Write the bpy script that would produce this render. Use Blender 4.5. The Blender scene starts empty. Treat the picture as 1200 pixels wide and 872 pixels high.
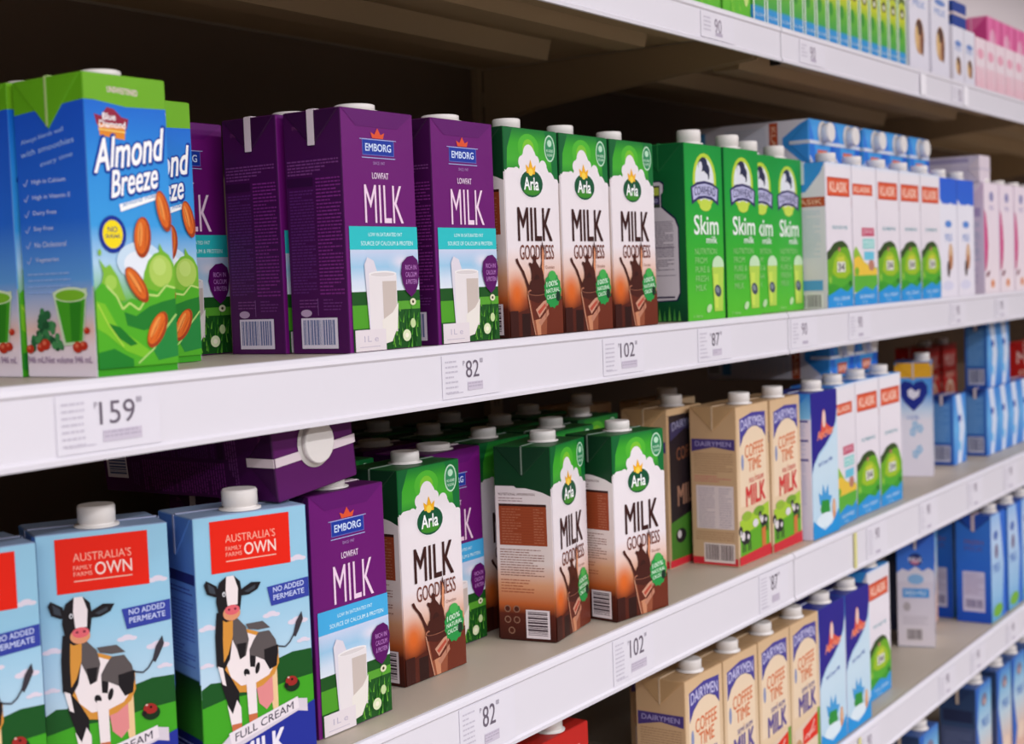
import bpy, bmesh, math, random
from mathutils import Matrix, Vector

S = bpy.context.scene
C = S.collection
random.seed(7)

# ---------------------------------------------------------------- camera
EYE = 1.35                                  # camera height above the floor
cam_d = bpy.data.cameras.new('camera')
cam = bpy.data.objects.new('camera', cam_d)
C.objects.link(cam)
S.camera = cam
Rm = Matrix(((0.56050621, 0.07230773, -0.8249875),
             (-0.82732761, 0.00450019, -0.56170168),
             (-0.03690277, 0.99737222, 0.06234456)))
cam.matrix_world = Matrix.Translation((0, -0.75, EYE)) @ Rm.to_4x4()
cam_d.sensor_width = 36
cam_d.lens = 36 * 1700 / 1200
cam_d.clip_start = 0.02
cam_d.clip_end = 100
cam_d.dof.use_dof = True
cam_d.dof.focus_distance = 1.28
cam_d.dof.aperture_fstop = 7.0

# ---------------------------------------------------------------- look
S.view_settings.view_transform = 'Standard'
S.view_settings.look = 'None'
S.view_settings.gamma = 1
S.view_settings.use_curve_mapping = False
S.view_settings.exposure = 0.13

# ---------------------------------------------------------------- world and lamps
W = bpy.data.worlds.new('world')
S.world = W
W.use_nodes = True
W.node_tree.nodes['Background'].inputs[0].default_value = (1.0, 0.97, 1.0, 1)
W.node_tree.nodes['Background'].inputs[1].default_value = 0.15

def area(name, loc, rot, sx, sy, power, col=(1.0, 1.0, 1.045)):
    l = bpy.data.lights.new(name, 'AREA')
    l.shape = 'RECTANGLE'
    l.size = sx; l.size_y = sy; l.energy = power; l.color = col
    o = bpy.data.objects.new(name, l)
    C.objects.link(o)
    o.location = loc; o.rotation_euler = rot
    return o
# rows of ceiling tubes running along the aisles
for k, (y, p) in enumerate(((-1.3, 30), (-3.3, 240), (-5.6, 440))):
    area('ceiling_tube_light', (0.2, y, 3.18), (0, 0, 0), 14.0, 0.22, p)

# added upward fill without a fixture, to brighten the ceiling
area('added_ceiling_fill', (9.0, 3.6, 2.2), (math.pi, 0, 0), 14.0, 2.6, 130)
# unseen fill added behind the camera to brighten the carton sides
area('added_side_fill', (-3.6, -2.6, 3.18), (0, 0, 0), 0.25, 8.0, 260)

# ---------------------------------------------------------------- materials
def lin(c):
    out = []
    for v in c:
        v = v / 255.0
        out.append(v / 12.92 if v <= 0.04045 else ((v + 0.055) / 1.055) ** 2.4)
    return out

def mat(name, col, rough=0.5, spec=0.4, noise=0.0, nscale=30, bump=0.0, attr=False):
    m = bpy.data.materials.new(name)
    m.use_nodes = True
    nt = m.node_tree
    b = nt.nodes['Principled BSDF']
    b.inputs['Roughness'].default_value = rough
    b.inputs['Specular IOR Level'].default_value = spec
    tc = nt.nodes.new('ShaderNodeTexCoord')
    n = nt.nodes.new('ShaderNodeTexNoise')
    n.inputs['Scale'].default_value = nscale
    n.inputs['Detail'].default_value = 3
    nt.links.new(tc.outputs['Object'], n.inputs['Vector'])
    if attr:
        a = nt.nodes.new('ShaderNodeAttribute')
        a.attribute_name = 'Col'
        src = a.outputs['Color']
    else:
        rgb = nt.nodes.new('ShaderNodeRGB')
        rgb.outputs[0].default_value = (*lin(col), 1)
        src = rgb.outputs[0]
    mr = nt.nodes.new('ShaderNodeMapRange')
    mr.inputs['To Min'].default_value = 1 - noise
    mr.inputs['To Max'].default_value = 1 + noise * 0.3
    nt.links.new(n.outputs['Fac'], mr.inputs['Value'])
    mx = nt.nodes.new('ShaderNodeMix')
    mx.data_type = 'RGBA'; mx.blend_type = 'MULTIPLY'
    mx.inputs['Factor'].default_value = 1
    nt.links.new(src, mx.inputs['A'])
    nt.links.new(mr.outputs['Result'], mx.inputs['B'])
    nt.links.new(mx.outputs['Result'], b.inputs['Base Color'])
    if bump:
        bp = nt.nodes.new('ShaderNodeBump')
        bp.inputs['Strength'].default_value = bump
        bp.inputs['Distance'].default_value = 0.002
        nt.links.new(n.outputs['Fac'], bp.inputs['Height'])
        nt.links.new(bp.outputs['Normal'], b.inputs['Normal'])
    return m

M_PRINT = mat('printed_carton_board', None, 0.42, 0.22, 0.05, 25, 0.25, attr=True)
M_CAP = mat('white_plastic_cap', (232, 226, 222), 0.45, 0.4, 0.03)
M_SHELF = mat('white_painted_steel', (194, 181, 164), 0.45, 0.4, 0.05, 8)
M_RAIL = mat('white_plastic_rail', (230, 226, 234), 0.35, 0.4, 0.03, 6)
M_UNDER = mat('shade_toned_steel', (176, 150, 116), 0.6, 0.3, 0.12, 5)  # white steel, browned to carry the shade below the decks in its colour
M_BACK = mat('dark_back_panel', (112, 92, 76), 0.7, 0.2, 0.1, 5)
M_FLOOR = mat('grey_floor_tile', (140, 130, 120), 0.4, 0.4, 0.1, 3)
M_CEIL = mat('pale_ceiling_tile', (210, 196, 196), 0.8, 0.2, 0.05, 2)

# ---------------------------------------------------------------- object helpers
def link(name, me, parent=None):
    o = bpy.data.objects.new(name, me)
    C.objects.link(o)
    if parent: o.parent = parent
    return o

def struct(o):
    o['kind'] = 'structure'
    return o

class MB:
    """collects coloured polygons; builds ONE mesh"""
    def __init__(s):
        s.v = []; s.f = []; s.c = []; s.m = []
    def face(s, pts, cols, m=0):
        n = len(s.v)
        s.v += [tuple(p) for p in pts]
        s.f.append(tuple(range(n, n + len(pts))))
        s.c.append(cols); s.m.append(m)
    def box(s, x0, x1, y0, y1, z0, z1, col=(255, 255, 255), m=0):
        c = lin(col)
        P = [(x0, y0, z0), (x1, y0, z0), (x1, y1, z0), (x0, y1, z0), (x0, y0, z1), (x1, y0, z1), (x1, y1, z1), (x0, y1, z1)]
        for q in ((3, 2, 1, 0), (4, 5, 6, 7), (0, 1, 5, 4), (1, 2, 6, 5), (2, 3, 7, 6), (3, 0, 4, 7)):
            s.face([P[i] for i in q], [c] * 4, m)
    def prism(s, poly, x0, x1, col=(255, 255, 255), m=0):
        """poly = list of (y,z) counter-clockwise seen from -x, swept x0..x1"""
        c = lin(col); n = len(poly)
        for i in range(n):
            a = poly[i]; b = poly[(i + 1) % n]
            s.face([(x0, *a), (x0, *b), (x1, *b), (x1, *a)], [c] * 4, m)
        s.face([(x0, *p) for p in reversed(poly)], [c] * n, m)
        s.face([(x1, *p) for p in poly], [c] * n, m)
    def tube(s, cx, cy, z0, rings, seg, col, m=0):
        """rings: (r,z) list"""
        c = lin(col)
        R = [[(cx + r * math.cos(2 * math.pi * k / seg), cy + r * math.sin(2 * math.pi * k / seg), z0 + z) for k in range(seg)] for r, z in rings]
        for a, b in zip(R[:-1], R[1:]):
            for k in range(seg):
                k2 = (k + 1) % seg
                s.face([a[k], a[k2], b[k2], b[k]], [c] * 4, m)
        s.face(R[-1], [c] * seg, m)
        s.face(list(reversed(R[0])), [c] * seg, m)
    def build(s, name, mats, parent=None, merge=False):
        me = bpy.data.meshes.new(name)
        me.from_pydata(s.v, [], s.f)
        at = me.attributes.new('Col', 'FLOAT_COLOR', 'CORNER')
        flat = []
        for cols in s.c:
            for c in cols: flat += [c[0], c[1], c[2], 1.0]
        at.data.foreach_set('color', flat)
        if not isinstance(mats, (list, tuple)): mats = [mats]
        for mm in mats: me.materials.append(mm)
        me.polygons.foreach_set('material_index', s.m)
        if merge:
            bm = bmesh.new(); bm.from_mesh(me)
            bmesh.ops.remove_doubles(bm, verts=bm.verts, dist=1e-6)
            bmesh.ops.recalc_face_normals(bm, faces=bm.faces)
            bm.to_mesh(me); bm.free()
        me.update()
        return link(name, me, parent)

# ---------------------------------------------------------------- text outlines
_tc = {}
def glyphs(s, off=0.0):
    key = (s, off)
    if key not in _tc:
        cu = bpy.data.curves.new('t', 'FONT')
        cu.body = s; cu.size = 1; cu.offset = off; cu.resolution_u = 3
        o = bpy.data.objects.new('t', cu)
        C.objects.link(o)
        dg = bpy.context.evaluated_depsgraph_get()
        me = o.evaluated_get(dg).to_mesh()
        vs = [(v.co.x, v.co.y) for v in me.vertices]
        fs = [tuple(p.vertices) for p in me.polygons]
        o.evaluated_get(dg).to_mesh_clear()
        bpy.data.objects.remove(o); bpy.data.curves.remove(cu)
        x0 = min(v[0] for v in vs); x1 = max(v[0] for v in vs)
        y0 = min(v[1] for v in vs); y1 = max(v[1] for v in vs)
        vs = [((x - x0) / (x1 - x0), (y - y0) / (y1 - y0)) for x, y in vs]
        _tc[key] = (vs, fs)
    return _tc[key]

# ---------------------------------------------------------------- flat artwork on a face (millimetres, v measured DOWN from the top)
class Art:
    def __init__(s, mb, face, w, d, h):
        s.mb = mb; s.k = 0; s.face = face
        s.W = w if face in 'FBT' else d
        s.H = h if face != 'T' else d
        s.w, s.d, s.h = w, d, h
        s.su = 1.0
    def P(s, u, v):
        e = (0.25 + 0.02 * s.k)
        u = min(max(u, 0.6), s.W - 0.6) * s.su; v = min(max(v, 0.6), s.H - 0.6)
        w, d, h = s.w, s.d, s.h
        if s.face == 'F': p = (u - w / 2, -d / 2 - e, h - v)
        elif s.face == 'L': p = (-w / 2 - e, d / 2 - u, h - v)
        elif s.face == 'R': p = (w / 2 + e, u - d / 2, h - v)
        elif s.face == 'B': p = (w / 2 - u, d / 2 + e, h - v)
        else: p = (u - w / 2, d / 2 - v, h + e)
        return (p[0] / 1000, p[1] / 1000, p[2] / 1000)
    def poly(s, pts, c, c2=None, v0=None, v1=None):
        """flat colour, or vertical blend c (top, v0) to c2 (bottom, v1)"""
        s.k += 1
        ca = lin(c)
        area_ = sum(pts[i][0] * pts[(i + 1) % len(pts)][1] - pts[(i + 1) % len(pts)][0] * pts[i][1] for i in range(len(pts)))
        if area_ > 0: pts = pts[::-1]
        if c2 is None: cols = [ca] * len(pts)
        else:
            cb = lin(c2); a = min(p[1] for p in pts) if v0 is None else v0; b = max(p[1] for p in pts) if v1 is None else v1
            cols = []
            for p in pts:
                t = min(max((p[1] - a) / (b - a + 1e-6), 0), 1)
                cols.append([x + (y - x) * t for x, y in zip(ca, cb)])
        s.mb.face([s.P(*p) for p in pts], cols)
    def rect(s, u0, v0, u1, v1, c, c2=None, sk=0):
        """sk: rise of the right-hand end (mm)"""
        s.poly([(u0, v0), (u1, v0 - sk), (u1, v1 - sk), (u0, v1)], c, c2)
    def ramp(s, stops, u0=0, u1=None):
        u1 = s.W if u1 is None else u1
        s.k += 1
        for (va, ca), (vb, cb) in zip(stops[:-1], stops[1:]):
            a = lin(ca); b = lin(cb)
            s.mb.face([s.P(u0, va), s.P(u0, vb), s.P(u1, vb), s.P(u1, va)], [a, b, b, a])
    def ell(s, cu, cv, ru, rv, c, rot=0, n=20, c2=None):
        r = math.radians(rot)
        pts = []
        for k in range(n):
            a = 2 * math.pi * k / n
            x = ru * math.cos(a); y = rv * math.sin(a)
            pts.append((cu + x * math.cos(r) - y * math.sin(r), cv + x * math.sin(r) + y * math.cos(r)))
        s.poly(pts, c, c2)
    def line(s, pts, wd, c):
        for a, b in zip(pts[:-1], pts[1:]):
            dx = b[0] - a[0]; dy = b[1] - a[1]; l = math.hypot(dx, dy) or 1
            nx = -dy / l * wd / 2; ny = dx / l * wd / 2
            s.k -= .75 if a is not pts[0] else 0
            s.poly([(a[0] + nx, a[1] + ny), (b[0] + nx, b[1] + ny), (b[0] - nx, b[1] - ny), (a[0] - nx, a[1] - ny)], c)
    def text(s, t, u0, v0, u1, v1, c, off=0.0, sk=0, sl=0, arch=0):
        if off > 0.004:
            q = off * (v1 - v0) * .9; n = 8 if off > .05 else 4
            k0 = s.k
            for j in range(n):
                dx = q * math.cos(2 * math.pi * (j + .5) / n); dy = q * math.sin(2 * math.pi * (j + .5) / n)
                s.k = k0 + j * .6
                s.text(t, u0 + dx, v0 + dy, u1 + dx, v1 + dy, c, 0, sk, sl, arch)
            return
        s.text1(t, u0, v0, u1, v1, c, 0, sk, sl, arch)
    def glow(s, cu, cv, ru, rv, cin, stops, n=20):
        """printed soft spot blending into a vertical ramp"""
        s.k += 1
        def at(v):
            for (va, ca), (vb, cb) in zip(stops[:-1], stops[1:]):
                if va <= v <= vb:
                    t = (v - va) / (vb - va + 1e-6)
                    return [x + (y - x) * t for x, y in zip(lin(ca), lin(cb))]
            return lin(stops[-1][1] if v > stops[-1][0] else stops[0][1])
        for q in range(4):
            f0, f1 = q / 4, (q + 1) / 4
            for j in range(n):
                pts = []; cols = []
                for f, jj in ((f0, j), (f0, j + 1), (f1, j + 1), (f1, j)):
                    a = 2 * math.pi * jj / n; u = cu + ru * f * math.cos(a); v = cv + rv * f * math.sin(a)
                    w = 1 - f * f * (3 - 2 * f)
                    pts.append((u, v)); e = at(v); cols.append([x * w + y * (1 - w) for x, y in zip(lin(cin), e)])
                if q == 0: pts = pts[1:]; cols = cols[1:]
                s.mb.face([s.P(*p) for p in pts][::-1], cols[::-1])
    def text1(s, t, u0, v0, u1, v1, c, off=0.0, sk=0, sl=0, arch=0):
        """fit the string into the box; sk = rise of right end, sl = slant, arch = bow (mm)"""
        vs, fs = glyphs(t, off)
        s.k += 1
        cc = lin(c)
        Q = []
        for x, y in vs:
            Q.append(s.P(u0 + x * (u1 - u0) + sl * y, v1 - y * (v1 - v0) - sk * x - arch * (1 - (2 * x - 1) ** 2)))
        n = len(s.mb.v)
        s.mb.v += Q
        for f in fs:
            s.mb.f.append(tuple(n + i for i in f)); s.mb.c.append([cc] * len(f)); s.mb.m.append(0)
    def greek(s, u0, v0, u1, v1, c, pitch=2.6, th=0.9, seed=1, sk=0):
        """small print too fine to read: rows of word-long dashes"""
        r = random.Random(seed)
        s.k += 1; cc = lin(c)
        v = v0
        while v + th <= v1:
            u = u0; end = u1 if r.random() < .7 else u0 + (u1 - u0) * r.uniform(.5, .95)
            while u < end - .8:
                l = min(r.uniform(1.5, 6), end - u)
                a = sk * (u - u0) / (u1 - u0 + 1e-6); b = sk * (u + l - u0) / (u1 - u0 + 1e-6)
                s.mb.face([s.P(u, v - a), s.P(u, v + th - a), s.P(u + l, v + th - b), s.P(u + l, v - b)], [cc] * 4)
                u += l + .8
            v += pitch
    def bars(s, u0, v0, u1, v1, bg, fg, horiz=False, seed=3):
        s.rect(u0, v0, u1, v1, bg)
        r = random.Random(seed); cc = lin(fg); s.k += 1
        if horiz:
            v = v0 + 2
            while v < v1 - 2.5:
                t = r.choice((.6, .9, 1.4, 2.0))
                s.mb.face([s.P(u0 + 2, v), s.P(u0 + 2, v + t), s.P(u1 - 2.5, v + t), s.P(u1 - 2.5, v)], [cc] * 4)
                v += t + r.choice((.7, 1.1))
        else:
            u = u0 + 2
            while u < u1 - 2.5:
                t = r.choice((.5, .8, 1.2, 1.7))
                s.mb.face([s.P(u, v0 + 1.6), s.P(u, v1 - 3), s.P(u + t, v1 - 3), s.P(u + t, v0 + 1.6)], [cc] * 4)
                u += t + r.choice((.6, 1.0))

def wave(pts_top, W, vb):
    return pts_top + [(W, vb), (0, vb)]

# ---------------------------------------------------------------- carton shell
def shell(w, d, h, bands, topc):
    """bands: list of (v, {face: colour}) stops from top (v=0) to bottom (v=h); repeated v makes a hard edge.
       colour dict keys F,L (sides), B."""
    mb = MB()
    r = 1.2
    pts = []
    side = []
    def corner(cx, cy, a0, sa, sb):
        for k in range(3):
            a = math.radians(a0 + 45 * k)
            pts.append((cx + r * math.cos(a), cy + r * math.sin(a)))
            side.append((sa, sb)[k == 2] if k != 1 else sb)
    corner(-w / 2 + r, -d / 2 + r, 180, 'L', 'F')
    corner(w / 2 - r, -d / 2 + r, 270, 'F', 'R')
    corner(w / 2 - r, d / 2 - r, 0, 'R', 'B')
    corner(-w / 2 + r, d / 2 - r, 90, 'B', 'L')
    n = len(pts)
    seg = []
    for i in range(n):
        j = (i + 1) % n
        mx = (pts[i][0] + pts[j][0]) / 2; my = (pts[i][1] + pts[j][1]) / 2
        ex = abs(mx) - (w / 2); ey = abs(my) - (d / 2)
        if ey > ex: seg.append('F' if my < 0 else 'B')
        else: seg.append('L')
    def col(b, s):
        return lin(b.get(s, b.get('F')))
    # vertical stretch
    for (va, ba), (vb, bb) in zip(bands[:-1], bands[1:]):
        if vb - va < 1e-6: continue
        za = h - va; zb = h - vb
        if va == 0: za = h - .8
        for i in range(n):
            j = (i + 1) % n
            ca = col(ba, seg[i]); cb = col(bb, seg[i])
            q = [(*pts[i], za), (*pts[i], zb), (*pts[j], zb), (*pts[j], za)]
            mb.face([(x / 1000, y / 1000, z / 1000) for x, y, z in q], [ca, cb, cb, ca])
    ct = lin(topc)
    ins = [(x * (1 - 1.6 / w), y * (1 - 1.6 / d)) for x, y in pts]
    for i in range(n):
        j = (i + 1) % n
        q = [(*pts[i], h - .8), (*pts[j], h - .8), (*ins[j], h), (*ins[i], h)]
        mb.face([(x / 1000, y / 1000, z / 1000) for x, y, z in q], [ct] * 4)
    mb.face([(x / 1000, y / 1000, h / 1000) for x, y in ins], [ct] * n)
    mb.face([(x / 1000, y / 1000, 0) for x, y in reversed(pts)], [ct] * n)
    return mb

CAPS = {}
def cap_mesh(r, hh):
    key = (r, hh)
    if key not in CAPS:
        mb = MB(); seg = 36
        # ribbed cap: alternate radii round the skirt
        c = lin((255, 255, 255))
        prof = [(1.18, 0), (1.18, .09), (.93, .10), (.93, .2), (1, .22), (1, .9), (.93, 1)]
        R = []
        for q, (f, z) in enumerate(prof):
            R.append([((r * f - (.25 if (k % 2 and q in (4, 5)) else 0)) * math.cos(2 * math.pi * k / seg) / 1000,
                       (r * f - (.25 if (k % 2 and q in (4, 5)) else 0)) * math.sin(2 * math.pi * k / seg) / 1000, z * hh / 1000) for k in range(seg)])
        for a, b in zip(R[:-1], R[1:]):
            for k in range(seg):
                k2 = (k + 1) % seg
                mb.face([a[k], a[k2], b[k2], b[k]], [c] * 4)
        mb.face(R[-1], [c] * seg)
        o = mb.build('cap', M_CAP, merge=True)
        me = o.data
        for p in me.polygons: p.use_smooth = len(p.vertices) == 4
        bpy.data.objects.remove(o)
        CAPS[key] = me
    return CAPS[key]

def make_carton(name, w, d, h, bands, topc, arts, cap=(13.5, 14), earc=None, seamc=(214, 206, 200), seam_t=5, capu=0, capv=None, topart=None, ears=True):
    """returns the prototype root with its parts; not placed"""
    root = bpy.data.objects.new(name, None)
    root.empty_display_size = .02
    C.objects.link(root)
    mb = shell(w, d, h, bands, topc)
    for face, fn in arts.items():
        a = Art(mb, face, w, d, h)
        fn(a)
    mb.build('carton_body', M_PRINT, root)
    if ears:
        tip = d / 2 * .98
        for sx in (-1, 1):
            em = MB(); c = lin(earc or topc)
            c2 = [x * 1.0 for x in c]
            e = 1.0
            X0 = sx * (w / 2 + .2); X1 = sx * (w / 2 + .2 + e)
            A = (X0, -d / 2 + 1.5, h - .5); B = (X0, d / 2 - 1.5, h - .5); T = (X0, 0, h - tip)
            A1 = (X1, -d / 2 + 3, h - 1.0); B1 = (X1, d / 2 - 3, h - 1.0); T1 = (X1, 0, h - tip + 1.5)
            mm = lambda *q: [(x / 1000, y / 1000, z / 1000) for x, y, z in q]
            em.face(mm(A1, B1, T1), [c] * 3)
            for p, q, r1, s1 in ((A, B, B1, A1), (B, T, T1, B1), (T, A, A1, T1)):
                em.face(mm(p, q, r1, s1), [c2] * 4)
            eo = em.build('side_flap', M_PRINT, root, merge=True)
            sm = MB()
            xa, xb = sorted((sx * (w / 2 + 1.1), sx * (w / 2 + 1.7)))
            sm.box(xa / 1000, xb / 1000, -seam_t / 2000, seam_t / 2000, (h - tip + 2) / 1000, (h + .3) / 1000, seamc)
            sm.build('flap_seam', M_PRINT, eo)
    sm = MB()
    sy = seam_t / 2000
    sm.box(-w / 2000, w / 2000, -sy, sy, h / 1000, (h + .9) / 1000, seamc)
    sm.build('top_seam', M_PRINT, root)
    if topart:
        pass
    if cap:
        r, hh = cap
        cy = -d / 2 + (r * 1.18 + 1.2 if capv is None else capv)
        co = link('cap', cap_mesh(r, hh), root)
        co.location = (capu / 1000, cy / 1000, (h + .4) / 1000)
    root['dims'] = (w, d, h)
    root.hide_render = False
    return root

PROTOS = {}; USED = {}
def place(kind, x, y, z, yaw, label, group=None, cat='milk carton', lie=0, simple=False, roll=0):
    """x,y = the front left bottom corner of the carton, z = what it stands on (from eye height), yaw in degrees.
       lie=1: on its back with the top end towards the aisle; lie=2: the same, turned over"""
    proto = PROTOS[kind]
    w, d, h = [q / 1000 for q in DIMS[kind]]
    if not USED.get(kind): root = proto; USED[kind] = True; kids = None
    else:
        root = proto.copy(); C.objects.link(root)
        for ch in list(proto.children):
            if simple and ch.name.startswith(('top_seam',)): continue
            c2 = ch.copy(); C.objects.link(c2); c2.parent = root
            for g in ch.children:
                g2 = g.copy(); C.objects.link(g2); g2.parent = c2
    a = math.radians(yaw)
    Rz = Matrix.Rotation(a, 4, 'Z')
    if lie == 0:
        loc = Matrix.Translation((w / 2, d / 2, 0))
    elif lie == 1:     # front face down, top towards -y
        loc = Matrix.Translation((w / 2, h, d / 2)) @ Matrix.Rotation(math.radians(90), 4, 'X')
    elif lie == 2:     # front face up
        loc = Matrix.Translation((w / 2, h, d / 2)) @ Matrix.Rotation(math.radians(90), 4, 'X') @ Matrix.Rotation(math.pi, 4, 'Z')
    elif lie == 3:     # lying crosswise on its back, long way along x
        loc = Matrix.Translation((h, w / 2, d / 2)) @ Matrix.Rotation(math.radians(-90), 4, 'Y') @ Matrix.Rotation(math.radians(90), 4, 'Z')
    elif lie == 4:     # turned round: back towards the aisle
        loc = Matrix.Translation((w / 2, d / 2, 0)) @ Matrix.Rotation(math.pi, 4, 'Z')
    root.matrix_world = Matrix.Translation((x, y, z + EYE)) @ Rz @ Matrix.Rotation(-math.radians(roll), 4, 'Y') @ loc
    root['label'] = label; root['category'] = cat
    if group: root['group'] = group
    return root
DIMS = {}
def kind(key, name, w, d, h, *a, **k):
    DIMS[key] = (w, d, h)
    r = make_carton(name, w, d, h, *a, **k)
    del r['dims']
    PROTOS[key] = r

# ================================================================ the room and the shelving
def plane_box(name, x0, x1, y0, y1, z0, z1, m):
    mb = MB(); mb.box(x0, x1, y0, y1, z0, z1); return struct(mb.build(name, m))
plane_box('floor', -3, 16, -8, 3, -0.1, 0, M_FLOOR)
plane_box('ceiling', -3, 16, -8, 6, 3.25, 3.35, M_CEIL)
plane_box('wall_far', 16, 16.1, -8, 6, 0, 3.3, M_CEIL)

BAYS = [-0.72, 0.50, 1.72, 2.94, 4.16, 5.38]
DEPTH = 0.45
LEVELS = [('top', 0.306, 0.262), ('second', -0.0535, -0.1055), ('third', -0.3625, -0.424), ('fourth', -0.655, -0.71), ('fifth', -0.945, -1.0)]
ORD = ['leftmost', 'second', 'third', 'fourth', 'fifth']
BAYN = ['in the bay left of the almond drink cartons', 'under the left half of the view', 'in the bay right of the black rail gap', 'in the far bay on the right', 'in the farthest bay']
for nm, zt, zb in LEVELS:
    z = EYE + zt; zl = EYE + zb
    for b in range(len(BAYS) - 1):
        x0, x1 = BAYS[b] + .0015, BAYS[b + 1] - .0015
        root = bpy.data.objects.new('gondola_shelf', None); C.objects.link(root)
        root.location = ((x0 + x1) / 2, DEPTH / 2, z)
        root['label'] = 'white steel %s shelf %s' % (nm + ' from the top' if nm != 'top' else 'topmost', BAYN[b])
        root['category'] = 'shelf'; root['group'] = 'white supermarket shelves'
        ox, oy = root.location.x, root.location.y
        def part(name, fn, m):
            mb = MB(); fn(mb)
            mb.v = [(x - ox, y - oy, q - z) for x, y, q in mb.v]
            return mb.build(name, m, root)
        def deck(mb):
            mb.box(x0, x1, .004, DEPTH + .0115, z - .0022, z)
            mb.box(x0, x1, .0, .0022, z - .036, z - .0005)
            mb.box(x0, x1, .0022, .018, z - .036, z - .034)
        part('deck', deck, M_SHELF)
        part('underside_panel', lambda mb: mb.box(x0 + .01, x1 - .01, .02, DEPTH - .01, z - .0042, z - .0024), M_UNDER)
        hgt = z - zl
        def rail(mb):
            mb.prism([(-.0005, z + .0012), (-.0035, z + .0008), (-.006, z - .002), (-.0066, z - .0055), (-.0048, z - .0075), (-.0048, zl + .006), (-.0068, zl + .004), (-.0064, zl + .0005), (-.004, zl), (-.0015, zl + .002), (-.0015, z - .004)][::-1], x0, x1)
        part('price_rail', rail, M_RAIL)
        for yy in ((.022, .062), (.10, .15), (.24, .29)):
            part('stiffening_channel', lambda mb: mb.prism([(yy[0], z - .0046), (yy[0] + .006, z - .029), (yy[1] - .006, z - .029), (yy[1], z - .0046)], x0 + .11, x1 - .15), M_UNDER)
        for xx in (x0 + .004, x1 - .007):
            part('shelf_bracket', lambda mb: mb.prism([(.03, z - .005), (.03, z - .036), (.16, z - .046), (.36, z - .066), (DEPTH - .004, z - .082), (DEPTH - .004, z - .005)], xx, xx + .003), M_UNDER)
# uprights and back panels
for b, x in enumerate(BAYS):
    mb = MB(); mb.box(x - .015, x + .015, DEPTH, DEPTH + .03, 0, EYE + .52)
    for k in range(34):
        zz = .12 + k * .05
        mb.box(x - .006, x - .003, DEPTH - .0006, DEPTH - .0001, zz, zz + .03, m=1); mb.box(x + .003, x + .006, DEPTH - .0006, DEPTH - .0001, zz, zz + .03, m=1)
    o = mb.build('shelf_upright', [M_UNDER, M_BACK]); o['kind'] = 'structure'; o.name = 'trim_%d' % (b + 1)
for b in range(len(BAYS) - 1):
    mb = MB(); mb.box(BAYS[b] + .016, BAYS[b + 1] - .016, DEPTH + .012, DEPTH + .02, 0.02, EYE + .50)
    o = mb.build('wall_back' if b == 0 else 'wall_back_%d' % (b + 1), M_BACK); o['kind'] = 'structure'
# kick plate and base
mb = MB(); mb.box(BAYS[0], BAYS[-1], .03, DEPTH + .03, 0.0, .12); struct(mb.build('baseboard_front', M_SHELF))
# small metal end clip that hangs below each rail joint
for nm, zt, zb in LEVELS[:4]:
    for x in (1.72, 2.94):
        mb = MB(); mb.prism([(-.0035, EYE + zb + .012), (-.0035, EYE + zb - .003), (.010, EYE + zb - .003), (.010, EYE + zb + .012)], x - .0014, x + .0014, (30, 24, 22))
        o = mb.build('rail_gap_clip', M_PRINT); o['category'] = 'clip'
        o['label'] = 'small black clip in the rail joint of the %s shelf%s' % (nm, ', above the blue wave cartons' if x < 2 else ', far right')

# ================================================================ price tickets
def ticket(x, lv, num, label, plain=False, w=.085, seed=1, slot=True):
    nm, zt, zb = LEVELS[lv]
    zc = EYE + zb + .0065; hh = (zt - zb) - .0145
    mb = MB()
    a = Art(mb, 'F', w * 1000, 1, hh * 1000)
    mb.box(-w / 2, w / 2, -.0005, .0, 0, hh, (231, 227, 236))
    k = (158, 150, 164); g = (204, 198, 211)
    H = hh * 1000
    if not plain:
        a.greek(4, 5, 22, H - 4, g, 4.4, 1.5, seed); a.greek(6, H - 5, 30, H - 3, g, 3, 1, seed + 3)
        u0 = 34; u1 = u0 + 9.8 * len(num)
        a.text('P', u0 - 4, 6, u0 - 1.5, 10, k, .01)
        a.text(num, u0, 6, u1, 6 + H * .40, (112, 102, 116), .0)
        a.text('00', u1 + 1.5, 5, u1 + 6, 9, k, .01)
        a.rect(u0 + 2, H * .66, u1 + 5, H * .86, (208, 199, 214)); a.greek(u0 + 3, H * .68, u1 + 4, H * .85, (186, 176, 194), 2.6, 1.3, seed + 1)
    else:
        a.greek(6, 6, 24, H - 5, g, 4.6, 1.7, seed); a.text('90', 34, 6, 52, 22, (150, 138, 154), .0); a.rect(36, H - 8, 54, H - 4, (190, 180, 198))
    o = mb.build('price_ticket', M_PRINT)
    o.location = (x, -.0053, zc)
    o['label'] = label; o['category'] = 'price tag'; o['group'] = 'paper price tickets in the shelf rails'
    return o
ticket(.628, 1, '159', 'paper price ticket reading 159 below the almond drink cartons', seed=1)
ticket(1.03, 1, '82', 'price ticket reading 82 on the second shelf, below the upright purple cartons', seed=2)
ticket(1.30, 1, '102', 'price ticket reading 102 on the second shelf, below the chocolate milk', seed=3)
ticket(1.51, 1, '87', 'price ticket reading 87 on the second shelf, below the green skim milk', seed=4)
ticket(1.77, 1, '87', 'faint price ticket on the second shelf just right of the rail gap', True, seed=5)
ticket(1.97, 1, '90', 'faint price ticket on the second shelf below the green hill cartons', True, seed=6)
ticket(2.42, 1, '90', 'faint price ticket on the second shelf below the blue topped cartons', True, seed=7)
ticket(2.68, 1, '90', 'faint price ticket on the second shelf below the pink swirl cartons', True, seed=8)
ticket(1.035, 2, '82', 'price ticket reading 82 on the third shelf, at the bottom edge of the picture', seed=9)
ticket(1.30, 2, '102', 'price ticket reading 102 on the third shelf, below the front chocolate carton', seed=10)
ticket(1.655, 2, '87', 'price ticket reading 87 on the third shelf, left of the rail gap', seed=11)
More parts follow.
